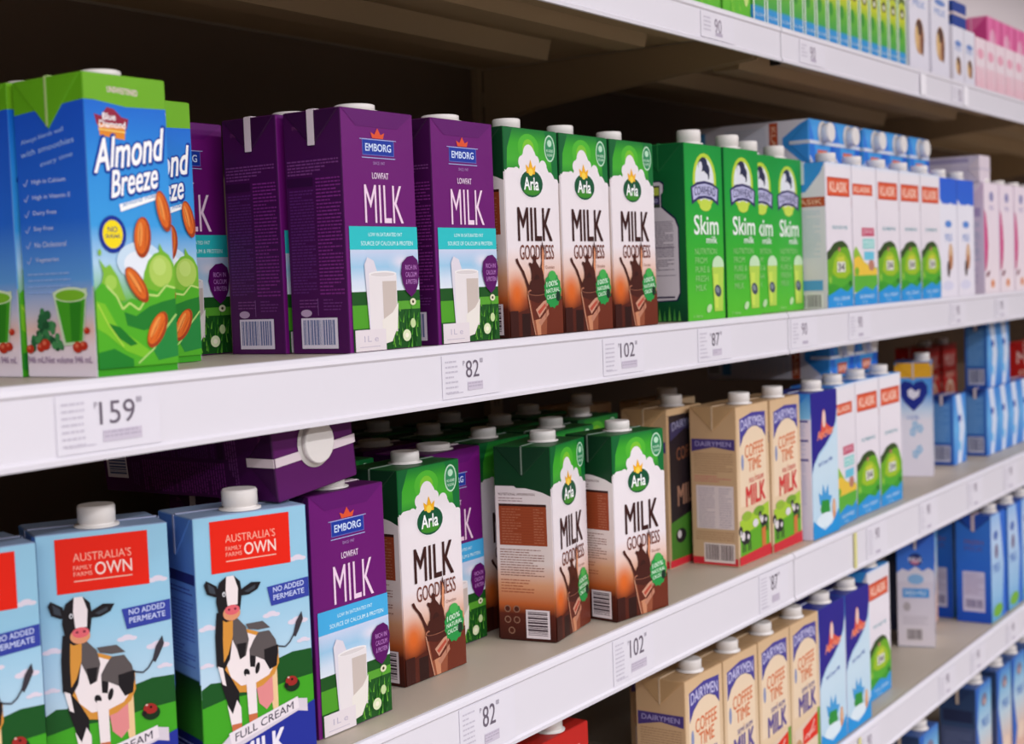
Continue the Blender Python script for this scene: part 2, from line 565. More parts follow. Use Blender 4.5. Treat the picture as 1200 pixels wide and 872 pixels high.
for x, t in ((2.02, 'before the hill cartons'), (2.25, 'before the heart carton'), (2.50, 'before the small blue cartons'), (2.72, 'farthest right')):
    ticket(x, 2, '90', 'faint grey price ticket on the third shelf, ' + t, True, seed=int(x * 100))
for x, t in ((1.97, 'below the blue wave cartons'), (2.33, 'below the blue and white carton'), (2.50, 'below the dim carton'), (2.72, 'below the royal blue cartons')):
    ticket(x, 3, '90', 'faint grey price ticket on the fourth shelf, ' + t, True, seed=int(x * 100))
for x, t in ((1.54, 'below the green grass cartons'), (1.82, 'below the slim cartons'), (2.45, 'below the white coffee cartons')):
    ticket(x, 0, '90', 'faint grey price ticket on the topmost shelf, ' + t, True, seed=int(x * 100))
# small plastic clips and slips in the rails
for x, lv, c, t in ((2.26, 0, (250, 246, 252), 'clear'), (2.48, 0, (250, 246, 252), 'clear'), (1.93, 2, (226, 220, 150), 'yellowish'), (1.93, 3, (226, 220, 150), 'yellowish')):
    nm, zt, zb = LEVELS[lv]
    mb = MB(); mb.box(-.012 if t == 'clear' else -.004, .012 if t == 'clear' else .004, -.0012, 0, 0, zt - zb - .012, c)
    o = mb.build('rail_slip', M_PRINT); o.location = (x, -.0068, EYE + zb + .005)
    o['label'] = 'small %s plastic slip clipped on the %s shelf rail near %s' % (t, nm, {2.26: 'the first coffee carton', 2.48: 'the small coffee cartons', 1.93: 'the blue wave cartons'}[x]); o['category'] = 'rail clip'

# ================================================================ carton designs
WHITE = (255, 255, 255)
def squeeze(fn, base=93):
    def f(a):
        a.su = a.W / base; a.W = base; fn(a)
    return f
# ---------------------------------------------------------------- almond drink
def almond_front(a):
    W = a.W
    a.ramp([(18, (20, 105, 210)), (60, (45, 145, 225)), (100, (60, 160, 230)), (125, (180, 215, 240)), (150, (120, 190, 90)), (195, (60, 160, 30))])
    a.poly([(0, 0), (W, 0), (W, 20), (W * .5, 21), (0, 17)], (110, 175, 30))
    a.text('UNSWEETENED', 20, 8, 46, 12, (240, 200, 215), .02, sk=-1)
    # crest
    a.poly([(8, 27), (14, 28), (19, 22), (25, 23), (31, 28), (37, 29), (35, 36), (10, 34)], (150, 30, 60))
    a.poly([(11, 33), (34, 34), (33, 43), (12, 41)], (230, 140, 40))
    a.text('Blue', 15, 26, 26, 30.5, WHITE, .03)
    a.text('Diamond', 12, 31, 34, 35.5, WHITE, .03)
    a.line([(11, 37), (34, 38)], .8, (250, 220, 120))
    # lettering with a blue outline
    for off, c, e in ((.07, (10, 60, 160), .9), (.025, WHITE, 0)):
        a.text('Almond', 6 - e, 44 - e, 64 + e, 66 + e, c, off, sk=11, sl=3)
    for off, c, e in ((.07, (10, 60, 160), .9), (.025, WHITE, 0)):
        a.text('Breeze', 19 - e, 64 - e, 59 + e, 82 + e, c, off, sk=8, sl=2)
    a.poly([(25, 86), (58, 78), (58, 82), (26, 91)], WHITE)
    a.text('almond milk', 28, 84.5, 57, 87.5, (60, 130, 190), .01, sk=7)
    # badge
    a.ell(18, 106, 11.5, 12.5, (20, 50, 150)); a.ell(18, 106, 8.5, 9.5, (250, 225, 20))
    a.text('NO', 14, 101, 22, 104.5, (40, 60, 120), .02)
    a.text('SUGAR', 12, 106, 24, 108.5, (40, 60, 120), .02)
    a.ell(40, 124, 20, 13, (205, 228, 245)); a.ell(40, 126, 14, 9, (235, 242, 250))
    # lime and splash
    a.poly([(40, 146), (43, 132), (47, 124), (53, 119), (57, 118), (58, 112), (61, 117), (66, 120), (71, 127), (71, 146)], (120, 184, 48)); a.ell(58, 131, 10.5, 11, (176, 208, 92)); a.ell(57, 128, 6, 6, (190, 218, 112))
    a.poly([(4, 146), (8, 132), (5, 122), (10, 128), (14, 126), (20, 134), (26, 150), (14, 152)], (132, 190, 56)); a.ell(14, 138, 5, 5, (165, 208, 84)); a.ell(6, 118, 1.4, 2.2, (140, 190, 60))
    top = [(0, 143), (6, 138), (12, 141), (18, 147), (24, 152), (31, 149), (38, 151), (46, 143), (54, 145), (62, 140), (70, 143)]
    a.poly(top + [(70, 195), (0, 195)], (80, 175, 35))
    a.line([(10, 140), (18, 147), (23, 156), (29, 152), (37, 157), (46, 147), (54, 148), (62, 141), (70, 143)], 1.5, (190, 220, 120))
    a.poly([(24, 158), (34, 161), (46, 155), (58, 152), (70, 150), (70, 165), (56, 168), (40, 171), (26, 167)], (30, 125, 40))
    a.poly([(0, 150), (8, 152), (18, 168), (34, 178), (46, 186), (40, 190), (24, 184), (8, 172), (0, 168)], (120, 195, 40))
    a.poly([(10, 165), (20, 168), (34, 180), (28, 181), (16, 174)], (25, 120, 35))
    a.poly([(0, 184), (14, 182), (30, 190), (30, 195), (0, 195)], (30, 130, 40))
    a.poly([(46, 182), (58, 170), (70, 162), (70, 190), (52, 192)], (35, 135, 60))
    a.line([(34, 193), (48, 184), (58, 172), (70, 161)], 1.3, (175, 215, 120))
    a.line([(2, 152), (10, 166), (22, 181)], 1.2, (170, 215, 70))
    for (u, v, ru, rv, ro) in ((43, 108, 7.5, 14, 6), (63, 90, 5.8, 14.5, -14), (36, 140, 6.2, 14.5, -36), (52, 171, 6.8, 14, 34)):
        a.ell(u, v, ru, rv, (165, 62, 20), ro); a.ell(u - .8, v - .8, ru * .82, rv * .86, (222, 105, 30), ro)
        a.ell(u - 2, v - 2, ru * .3, rv * .6, (240, 150, 70), ro)
        for q in (-.35, .35):
            a.ell(u + q * ru, v, .3, rv * .7, (170, 70, 20), ro, 8)
def almond_side(a):
    W = a.W
    a.ramp([(18, (28, 84, 205)), (95, (38, 108, 220)), (135, (96, 160, 228)), (158, (205, 200, 215)), (168, (236, 196, 186)), (180, (240, 222, 230)), (200, (238, 228, 240))])
    a.poly([(0, 0), (W, 0), (W, 18), (0, 23)], (95, 165, 25))
    a.text('Always blends well', 6, 40, 50, 44, (170, 200, 245), 0, sk=6)
    a.text('with smoothies', 5, 48, 60, 52, (170, 200, 245), 0, sk=7)
    a.text('every time', 25, 56, 58, 60, (170, 200, 245), 0, sk=5)
    for k, t in enumerate(('High in Calcium', 'High in Vitamin E', 'Dairy Free', 'Soy Free', 'No Cholesterol', 'Vegetarian')):
        v = 67 + k * 10.5; L = 14 + len(t) * 2.1
        a.text(t, 15, v, 4 + L, v + 3.6, (200, 215, 250), .02)
        a.line([(6, v + 2), (8, v + 4), (11, v - .5)], .8, (170, 190, 240))
    a.greek(6, 130, 50, 144, (150, 185, 240), 4.2, 1.1, 5)
    r = random.Random(2)
    for k in range(46):
        t = r.random(); v = 156 + 25 * t; u = 22 + r.uniform(-1, 1) * (3 + 15 * t)
        a.ell(u, v, r.uniform(2, 3.6), r.uniform(2, 3.2), r.choice(((40, 104, 62), (56, 128, 74), (30, 84, 50), (70, 142, 84))), n=9); a.k -= .7
    # smoothie glass
    a.poly([(31, 143), (66, 141), (60, 178), (40, 179)], (205, 225, 190))
    a.poly([(34, 148), (64, 147), (59, 176), (42, 177)], (70, 165, 35))
    a.poly([(48, 150), (60, 150), (56, 176), (48, 176)], (45, 135, 30))
    a.ell(49, 145, 17.5, 5, (215, 235, 195)); a.ell(49, 145.5, 15, 3.8, (125, 190, 45))
    for u, v, r in ((16, 180, 4), (21, 178, 5), (54, 180, 5), (60, 179, 4), (5, 181, 4), (64, 169, 3)):
        a.ell(u, v, r, r * .75, (190, 50, 30)); a.ell(u - 1, v - 1, r * .4, r * .3, (225, 110, 80))
    a.text('946 mL/Net volume 946 mL', 2, 186, W - 3, 190.5, (150, 120, 160), .01)
kind('almond', 'almond_drink_carton', 71, 71, 200,
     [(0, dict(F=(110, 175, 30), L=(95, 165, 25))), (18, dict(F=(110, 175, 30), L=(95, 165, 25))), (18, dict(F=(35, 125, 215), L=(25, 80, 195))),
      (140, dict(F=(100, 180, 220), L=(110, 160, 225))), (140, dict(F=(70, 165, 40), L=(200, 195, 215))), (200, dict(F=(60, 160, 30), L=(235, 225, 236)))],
     (110, 170, 35), dict(F=almond_front, L=almond_side, R=almond_side, B=almond_front), cap=(14, 5), capv=24, earc=(98, 168, 28), seamc=(165, 190, 120), seam_t=2)

# ---------------------------------------------------------------- purple carton
def emborg(band):
    def front(a):
        W = a.W
        P = (108, 18, 112)
        a.poly([(0, 0), (W, 0), (W - 22, 14), (18, 14)], (96, 14, 104))
        a.rect(25, 24, 66, 37, (110, 110, 190)); a.rect(25.6, 24.6, 65.4, 36.4, (28, 56, 158))
        a.text('EMBORG', 29, 27.5, 62, 33.5, (215, 230, 255), .03)
        a.line([(22, 24), (69, 24)], .6, (170, 180, 230)); a.line([(24, 39), (67, 39)], .7, (170, 180, 230))
        a.poly([(38, 23), (36, 18), (41, 20), (45, 14.5), (49, 20), (54, 18), (52, 23)], (225, 85, 50))
        a.text('SINCE 1947', 38, 42, 53, 44.5, (180, 140, 200), 0)
        a.text('LOWFAT', 36, 51, 57, 56, (235, 210, 235), .03)
        a.text('MILK', 25, 61, 75, 92, (245, 215, 238), 0)
        a.rect(4, 95, W, 114, band)
        a.text('LOW IN SATURATED FAT', 28, 100, 72, 103, (225, 250, 250), 0)
        a.text('SOURCE OF CALCIUM & PROTEIN', 18, 107, 86, 110.5, (225, 250, 250), 0)
        a.k += 1
        a.ramp([(114, (205, 215, 240)), (128, (160, 205, 235)), (140, (215, 228, 245)), (148, (225, 235, 245))], 4, W)
        a.glow(70, 124, 20, 9, (228, 226, 242), [(114, (205, 215, 240)), (128, (160, 205, 235)), (140, (215, 228, 245)), (148, (225, 235, 245))])
        a.rect(4, 148, W, 197, (28, 84, 30)); a.rect(4, 159, 34, 178, (80, 160, 40)); a.rect(60, 157, W, 164, (90, 165, 50))
        r = random.Random(4)
        for _ in range(70):
            u = r.uniform(52, W - 2); v = r.uniform(160, 190); l = r.uniform(5, 12)
            a.k -= .5
            a.poly([(u - .7, v + l), (u + r.uniform(-2, 2), v), (u + .9, v + l)], r.choice(((70, 150, 40), (40, 110, 35), (110, 180, 60), (20, 80, 25))))
        a.k += 1
        a.ell(72, 186, 5.5, 5, (225, 235, 190)); a.ell(81, 176, 3.5, 4, (200, 220, 160)); a.ell(82, 158, 4, 3, (225, 225, 190)); a.ell(82, 158, 1.4, 1.2, (60, 40, 20))
        a.ell(72, 186, 2.4, 2, (250, 245, 220))
        # jug and glass of milk
        a.poly([(20, 126), (24, 120), (32, 123), (36, 132), (36, 182), (24, 182)], (226, 220, 230))
        a.poly([(25, 133), (61, 135), (60, 182), (25, 182)], (236, 229, 230)); a.ell(43, 134, 18, 2.6, (244, 240, 240)); a.ell(43, 134.4, 16, 1.7, (222, 214, 214))
        a.poly([(42, 140), (60, 140), (59, 182), (42, 182)], (206, 192, 184))
        a.poly([(40, 172), (54, 166), (62, 158), (60, 178), (52, 190), (40, 192)], (238, 232, 224))
        a.rect(5, 179, 44, 197, (232, 222, 226)); a.text('1L e', 16, 184, 34, 189, (190, 180, 200), 0); a.line([(10, 193), (36, 193)], .6, (200, 190, 205))
        a.poly([(67, 134), (69, 125), (76, 120), (84, 119), (90, 123), (92, 131), (90, 143), (86, 150), (80, 154), (73, 149), (69, 142)], (90, 12, 96))
        for k, t in enumerate(('RICH IN', 'CALCIUM', '& PROTEIN')):
            a.text(t, 73, 127 + k * 6, 88, 131 + k * 6, (190, 130, 200), .01)
    def side(a):
        W = a.W
        a.text('EMBORG', 10, 12, 24, 15, (120, 60, 110), .02); a.poly([(14, 11), (13, 7), (17, 9), (20, 7), (19, 11)], (130, 40, 60))
        a.greek(3, 40, W - 4, 52, (120, 60, 125), 2.6, 1.3, 11)
        a.rect(2, 54, 30, 61, (50, 8, 56))
        a.greek(4, 64, 30, 150, (96, 40, 112), 2.5, 1.1, 12); a.greek(33, 55, W - 3, 150, (128, 45, 130), 2.9, 1.2, 13)
        a.greek(10, 153, 30, 160, (120, 60, 125), 2.6, 1, 14); a.greek(36, 153, W - 6, 164, (110, 50, 120), 2.6, 1, 15)
        a.ell(17, 164, 6, 3, (190, 160, 190))
        a.bars(11, 168, 50, 193, (225, 215, 228), (95, 105, 150))
        a.line([(30, 152), (30, 166)], .5, (140, 90, 150))
    return front, side
for key, band, nm in (('purple', (45, 195, 200), ''), ('purple_sky', (70, 175, 230), '')):
    f, s = emborg(band)
    kind(key, 'purple_milk_carton', 93, 62, 197,
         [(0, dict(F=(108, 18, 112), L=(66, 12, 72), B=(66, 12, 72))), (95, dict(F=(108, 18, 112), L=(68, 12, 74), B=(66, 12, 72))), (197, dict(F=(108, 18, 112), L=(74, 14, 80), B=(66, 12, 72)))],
         (88, 20, 92), dict(F=f, L=s, R=s, B=s), cap=(17, 6), capv=24, earc=(52, 10, 58), seamc=(224, 208, 214), seam_t=7)

# ---------------------------------------------------------------- chocolate milk
def choc_front(a):
    W = a.W
    a.ramp([(0, (20, 120, 50)), (14, (60, 170, 40)), (30, (70, 175, 50)), (45, (20, 120, 50))])
    a.poly([(0, 0), (16, 0), (6, 20), (4, 45), (0, 45)], (14, 100, 48)); a.poly([(70, 0), (W, 0), (W, 50), (84, 50), (80, 20)], (14, 112, 52))
    a.ell(42, 18, 18, 13, (80, 185, 50)); a.ell(42, 19, 10, 9, (125, 200, 50))
    CR = [(50, (240, 232, 236)), (112, (238, 228, 232)), (134, (234, 200, 186)), (150, (214, 150, 110)), (162, (150, 72, 44)), (172, (92, 38, 24)), (197, (72, 26, 16))]
    a.ramp(CR); a.glow(14, 156, 20, 24, (222, 104, 34), CR)
    cl = [(0, 40), (6, 42), (10, 38), (17, 38), (24, 40), (28, 34), (30, 26), (36, 20), (44, 18), (52, 21), (56, 28), (60, 32), (66, 30), (72, 34), (76, 40), (83, 42), (87, 47), (93, 48), (93, 60), (0, 60)]
    a.poly(cl, (240, 232, 236))
    for u, v, r in ((30, 32, 6), (42, 25, 10), (54, 31, 6), (66, 36, 7), (8, 44, 6), (20, 43, 6), (78, 46, 6), (88, 52, 6)): a.ell(u, v, r, r, (240, 232, 236))
    # badge top right
    a.ell(79, 17, 9.5, 13, (200, 235, 205)); a.ell(79, 17, 8, 11.5, (50, 140, 90)); a.ell(79, 12, 4, 3.4, (190, 230, 200)); a.text('NO ADDED', 73, 18, 85, 20.5, (210, 240, 215), .02); a.text('SUGAR', 74, 22, 84, 24.5, (210, 240, 215), .02)
    # flower and oval
    a.ell(45, 51, 20.5, 15, (240, 236, 238)); a.ell(45, 52, 19.5, 13, (16, 84, 52)); a.ell(45, 58.5, 14, 4.5, (60, 140, 40))
    a.poly([(37, 42), (36, 34), (41, 37), (44, 29), (48, 37), (53, 34), (51, 43)], (245, 180, 30)); a.ell(44, 41, 4, 3.5, (250, 215, 80))
    a.text('Arla', 32, 46, 57, 58, WHITE, .03)
    # lettering
    a.text('MILK', 19, 75, 78, 106, (58, 24, 22), .02)
    a.text('GOODNESS', 21, 110, 80, 124, (120, 62, 48), .006)
    a.text('Chocolate', 64, 130, 80, 133, (150, 100, 80), 0)
    a.poly([(0, 176), (W, 160), (W, 197), (0, 197)], (84, 32, 20)); a.rect(60, 164, W, 197, (110, 46, 28)); a.rect(0, 172, 14, 197, (60, 22, 16)); a.rect(20, 175, 34, 197, (46, 18, 14))
    # glass
    a.poly([(30, 150), (66, 148), (62, 197), (42, 197)], (150, 82, 56)); a.poly([(42, 178), (52, 178), (52, 197), (46, 197)], (205, 140, 105)); a.poly([(34, 158), (64, 156), (61, 180), (40, 182)], (98, 40, 26))
    a.poly([(44, 172), (62, 162), (66, 168), (50, 180)], (205, 150, 125)); a.poly([(47, 174), (61, 166), (62, 169), (50, 177)], (185, 80, 60)); a.poly([(48, 184), (66, 172), (67, 177), (52, 188)], (190, 130, 105))
    # splash
    a.poly([(33, 162), (31, 152), (27, 143), (21, 134), (14, 127), (12.5, 123.5), (15.5, 122.5), (19, 128), (26, 135), (30, 142), (35, 150), (38, 147), (39, 138), (37.5, 132), (34.5, 128.5), (36, 126.5), (40.5, 128), (42.5, 126), (41.5, 121.5), (44, 119), (47.5, 121), (47.5, 126), (51, 129.5), (54, 133), (57.5, 124), (58, 113), (59.6, 106), (61.5, 113), (61.5, 128), (60, 141), (62, 150), (66, 153), (64.5, 163), (48, 166)], (74, 30, 22))
    a.poly([(57, 132), (59, 112), (61.5, 118), (60, 140)], (225, 150, 110))
    a.ell(47, 147, 6, 9, (58, 22, 17), 10)
    a.ell(48, 155, 17.5, 3.6, (168, 108, 84)); a.ell(48, 155.6, 15.5, 2.5, (66, 26, 19))
    a.poly([(33, 150), (37, 144), (58, 142), (62, 152), (56, 156), (40, 156)], (70, 28, 20))
    a.line([(31, 157), (36, 176), (42, 196)], 1.3, (206, 150, 122)); a.line([(65, 156), (61, 180)], .9, (150, 90, 66))
    # green seal
    seal = []
    for k in range(26):
        t = 2 * math.pi * k / 26; q = 1 + .05 * (-1) ** k
        seal.append((75 + 15 * q * math.cos(t), 154 + 17 * q * math.sin(t)))
    a.poly(seal, (40, 150, 70)); a.ell(75, 140, 7, 5, (70, 175, 80))
    a.text('100%', 64, 146, 84, 151, (225, 245, 225), .02, sk=2); a.text('NATURAL', 63, 153, 87, 157, (225, 245, 225), .02, sk=2); a.text('CALCIUM', 64, 159, 84, 163, (225, 245, 225), .02, sk=2)
    a.ell(84, 160, 4, 5, (20, 50, 35))
def choc_side(a):
    W = a.W
    a.ramp([(40, (236, 226, 226)), (118, (232, 215, 208)), (140, (220, 160, 120)), (160, (190, 95, 45)), (170, (90, 36, 24)), (197, (60, 24, 18))])
    a.poly([(0, 0), (W, 0), (W, 50), (52, 46), (44, 44), (34, 42), (24, 42), (16, 36), (8, 30), (0, 30)], (16, 62, 34))
    a.text('NUTRITIONAL INFORMATION', 4, 47, 44, 49.5, (110, 70, 70), .01)
    a.greek(4, 52, 30, 56, (150, 110, 110), 2.6, .8, 3)
    a.rect(4, 58, 56, 100, (158, 72, 40)); a.rect(4, 58, 56, 60.5, (60, 30, 24))
    for k in range(13): a.rect(5, 63 + k * 2.8, 55, 63.3 + k * 2.8, (136, 58, 32))
    a.greek(7, 63, 28, 98, (190, 120, 90), 2.8, .7, 21); a.greek(42, 63, 53, 98, (190, 120, 90), 2.8, .7, 22)
    a.greek(4, 104, 52, 132, (150, 100, 85), 2.6, .8, 23); a.greek(4, 135, 40, 150, (170, 90, 60), 3, .8, 24)
    a.bars(30, 165, 56, 194, (228, 215, 218), (70, 55, 62), True)
    for u, v in ((10, 165), (20, 165), (10, 176), (20, 176), (14, 187)):
        a.ell(u, v, 3.6, 3.6, (150, 110, 90)); a.ell(u, v, 2.6, 2.6, (80, 34, 22))
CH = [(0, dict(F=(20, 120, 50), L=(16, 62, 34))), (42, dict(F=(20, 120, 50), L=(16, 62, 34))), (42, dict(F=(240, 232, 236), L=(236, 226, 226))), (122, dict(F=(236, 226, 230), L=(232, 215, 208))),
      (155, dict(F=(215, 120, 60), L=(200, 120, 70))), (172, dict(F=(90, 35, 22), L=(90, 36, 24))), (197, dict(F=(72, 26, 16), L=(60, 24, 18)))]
kind('choc', 'chocolate_milk_carton', 93, 62, 197, CH, (28, 90, 44), dict(F=choc_front, L=choc_side, R=choc_side, B=choc_front), cap=(13.5, 11), capv=27, earc=(18, 56, 34), seamc=(120, 135, 122), seam_t=1.6)

# ---------------------------------------------------------------- green skim milk
def skim_front(a):
    W = a.W
    a.ramp([(0, (20, 150, 60)), (60, (30, 165, 60)), (130, (60, 180, 50)), (205, (90, 195, 50))])
    pts = [(50 + 36 * math.cos(t), 41 + 33 * math.sin(t)) for t in [2 * math.pi * k / 28 for k in range(28)]]
    a.ell(50, 42, 30, 32, (190, 215, 60)); a.ell(50, 42, 24, 27, (228, 232, 236))
    a.ell(46, 23, 12, 8, (40, 44, 74), -15); a.ell(56, 28, 8, 6, (40, 44, 74), 20); a.ell(40, 26, 5, 6, (225, 225, 235)); a.ell(60, 34, 3, 6, (40, 44, 74))
    a.rect(38, 34, 43, 46, (225, 228, 235)); a.rect(54, 34, 58, 46, (225, 228, 235)); a.ell(48, 38, 11, 6, (228, 230, 238))
    a.poly([(14, 50), (30, 44), (50, 42), (70, 44), (86, 50), (84, 70), (68, 64), (50, 62), (32, 64), (16, 70)], (50, 46, 96))
    a.poly([(18, 51), (32, 47), (50, 45), (68, 47), (82, 51), (80, 65), (66, 60), (50, 59), (34, 60), (20, 65)], (190, 190, 225))
    a.text('COWHEAD', 23, 50, 77, 60, (50, 46, 96), .02, arch=2)
    a.ell(50, 70, 15, 7, (200, 222, 80))
    a.text('Skim', 20, 82, 82, 104, (240, 246, 240), .025)
    a.text('milk', 50, 106, 78, 114, (240, 246, 240), .02)
    for k, t in enumerate(('NUTRITION', 'FROM', 'PURE &', 'FRESH', 'MILK')):
        a.text(t, 20, 120 + k * 10.5, 20 + (56, 30, 36, 32, 26)[k], 127 + k * 10.5, (150, 215, 130), .01)
    a.ell(78, 140, 15, 11, (200, 232, 190)); a.poly([(62, 142), (92, 142), (88, 194), (66, 194)], (182, 216, 84)); a.poly([(66, 150), (78, 150), (76, 190), (68, 190)], (205, 228, 90))
    a.ell(76, 170, 9, 7, (70, 80, 95), 20); a.ell(75, 169, 5, 3.5, (130, 140, 150), 20)
    a.ell(52, 190, 7, 4.5, (190, 225, 170), -25); a.text('1 litre', 12, 196, 34, 200, (170, 225, 140), .01)
def skim_side(a):
    W = a.W
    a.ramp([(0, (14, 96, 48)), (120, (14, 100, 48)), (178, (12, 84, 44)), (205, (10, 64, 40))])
    bottle = [(4, 46), (8, 43), (34, 43), (38, 46), (38, 54), (35, 58), (35, 72), (42, 78), (52, 86), (56, 96), (56, 170), (52, 178), (-1, 180), (-1, 46)]
    a.poly([(u + (1.6 if u > 20 else 0), v + (1.6 if v > 100 else -1.6)) for u, v in bottle], (24, 28, 66))
    a.poly(bottle, (214, 208, 216))
    a.rect(3, 47, 34, 72, (60, 70, 56)); a.rect(5, 49, 33, 58, (190, 205, 80)); a.ell(18, 53, 6, 4, (40, 44, 60)); a.rect(4, 60, 34, 68, (70, 60, 105)); a.text('COWHEAD', 7, 62, 31, 66, (200, 200, 230), .01)
    a.greek(5, 88, 50, 144, (120, 110, 130), 2.2, .9, 31); a.line([(3, 118), (52, 118)], .6, (120, 110, 130)); a.line([(3, 150), (52, 150)], .6, (120, 110, 130))
    a.greek(5, 154, 16, 172, (120, 110, 130), 2.2, .9, 32)
    a.rect(-1, 174, 50, 176, (60, 50, 80))
    for k in range(9):
        u = 2 + k * 6.4
        a.poly([(u, 203), (u + 2, 184 + (k % 3) * 3), (u + 4, 203)], (60, 140, 60) if k % 2 else (90, 165, 70))
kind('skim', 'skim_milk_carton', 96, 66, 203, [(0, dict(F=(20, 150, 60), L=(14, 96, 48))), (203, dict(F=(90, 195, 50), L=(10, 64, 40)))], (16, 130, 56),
     dict(F=skim_front, L=skim_side, R=skim_side, B=skim_front), cap=(14, 17), earc=(12, 90, 44), seamc=(30, 110, 55), seam_t=1.5)

# ---------------------------------------------------------------- white carton with green hill
def hill(var):
    lab = (226, 92, 55)
    def front(a):
        W = a.W
        a.ramp([(0, (228, 232, 244)), (8, (240, 234, 240)), (110, (236, 228, 236)), (197, (236, 228, 236))])
        if var != 1:
            a.rect(6, 20, 88, 46, (196, 66, 40)); a.rect(8, 22, 85, 44, lab); a.text('KLASIK', 15, 26, 79, 40, (255, 220, 200), .03)
        else:
            a.rect(2, 26, 80, 42, (196, 66, 40)); a.rect(3, 27, 78, 41, lab); a.text('KLASIK', 8, 30, 72, 38, (255, 220, 200), .03)
        if var == 1:
            a.rect(34, 88, 84, 100, (196, 60, 100)); a.text('LOW FAT', 38, 90, 80, 97, (250, 210, 220), .02)
            a.rect(38, 104, 84, 118, (120, 210, 205)); a.text('HIGH', 42, 106, 80, 111, WHITE, .02); a.text('CALCIUM', 42, 112, 80, 116, WHITE, .02); a.rect(42, 122, 82, 134, (110, 200, 225))
            a.poly([(0, 122), (10, 114), (24, 124), (40, 136), (60, 142), (93, 146), (93, 180), (0, 180)], (150, 195, 60))
            a.poly([(0, 132), (20, 128), (50, 140), (93, 148), (93, 160), (0, 160)], (240, 200, 70)); a.ell(70, 142, 12, 8, (190, 130, 110))
            a.poly([(0, 156), (93, 156), (93, 184), (0, 178)], (95, 180, 60)); a.ell(12, 150, 8, 6, (120, 180, 50))
        else:
            a.text('FRESH DAIRY MILK' if var == 0 else 'RECOMBINED MILK', 22, 86, 78, 91, (100, 170, 180), .01)
            a.poly([(0, 124), (10, 122), (26, 114), (44, 110), (60, 109), (74, 113), (84, 122), (95, 140), (95, 184), (0, 184)], (112, 174, 40))
            a.poly([(0, 122), (10, 119), (26, 110), (44, 107), (60, 107), (74, 112), (80, 118), (66, 115), (48, 117), (28, 122), (12, 131), (0, 133)], (58, 82, 38))
            a.poly([(18, 150), (26, 132), (44, 122), (62, 124), (78, 134), (86, 150), (66, 158), (36, 158)], (160, 196, 44))
            a.poly([(36, 130), (62, 128), (64, 136), (40, 138)], (205, 210, 70))
            a.rect(36, 136, 66, 150, (226, 226, 214)); a.text('34', 40, 138, 62, 148, (52, 50, 58), .04)
            a.ell(45, 119, 4, 3, (196, 120, 110))
            a.poly([(0, 160), (16, 154), (40, 158), (66, 160), (95, 152), (95, 188), (0, 188)], (84, 174, 50)); a.poly([(0, 168), (24, 166), (50, 172), (80, 164), (95, 168), (95, 188), (0, 188)], (62, 158, 48))
            a.ell(84, 166, 6, 4, (36, 110, 40)); a.ell(10, 160, 5, 5, (150, 200, 70))
        a.poly([(0, 182), (20, 178), (46, 172), (72, 178), (93, 170), (93, 203), (0, 203)], (45, 150, 220))
        a.text('SKIMMED' if var == 1 else 'FULL CREAM', 22, 184, 80, 189, (200, 225, 245), .01); a.text('1 L', 34, 192, 52, 196, (200, 225, 245), .01)
    def side(a):
        W = a.W
        a.ramp([(0, (232, 226, 234)), (150, (222, 214, 224)), (203, (220, 212, 222))])
        a.poly([(0, 0), (W, 0), (W * .9, 14), (W * .55, 40), (W * .38, 40), (W * .1, 14)], (60, 150, 225))
        a.poly([(W * .25, 0), (W * .8, 0), (W * .5, 26)], (30, 110, 205))
        a.rect(2, 47, W, 60, (190, 80, 45)); a.text('KLASIK', 8, 50, W - 5, 57, (240, 190, 160), .02)
        a.greek(8, 66, W - 8, 130, (190, 200, 218), 3.4, 1.2, 41)
        a.rect(8, 160, W - 6, 174, (90, 160, 215)); a.bars(12, 178, W - 6, 200, (235, 230, 232), (110, 100, 110))
    return front, side
def hill_top(a):
    a.poly([(0, 0), (28, 0), (16, 30), (28, 64), (0, 64)], (28, 100, 205)); a.poly([(70, 0), (95, 0), (95, 64), (80, 40)], (44, 120, 215))
    a.rect(30, 6, 66, 22, (222, 112, 84)); a.text('KLASIK', 34, 10, 62, 18, (255, 220, 200), .02)
    a.poly([(95, 0), (78, 0), (95, 14)], (225, 226, 238))
for v, key in enumerate(('hill', 'hill_yellow', 'hill_plain')):
    f, s = hill(v)
    kind(key, 'white_milk_carton', 95, 64, 199, [(0, dict(F=(238, 234, 242), L=(232, 226, 234))), (180, dict(F=(238, 234, 242), L=(222, 214, 224))), (180, dict(F=(45, 150, 220), L=(222, 214, 224))), (199, dict(F=(45, 150, 220), L=(220, 212, 222)))],
         (70, 160, 230), dict(F=f, L=s, R=s, B=f, T=hill_top), cap=(14, 14), earc=(62, 150, 226), seamc=(215, 220, 232), seam_t=5)

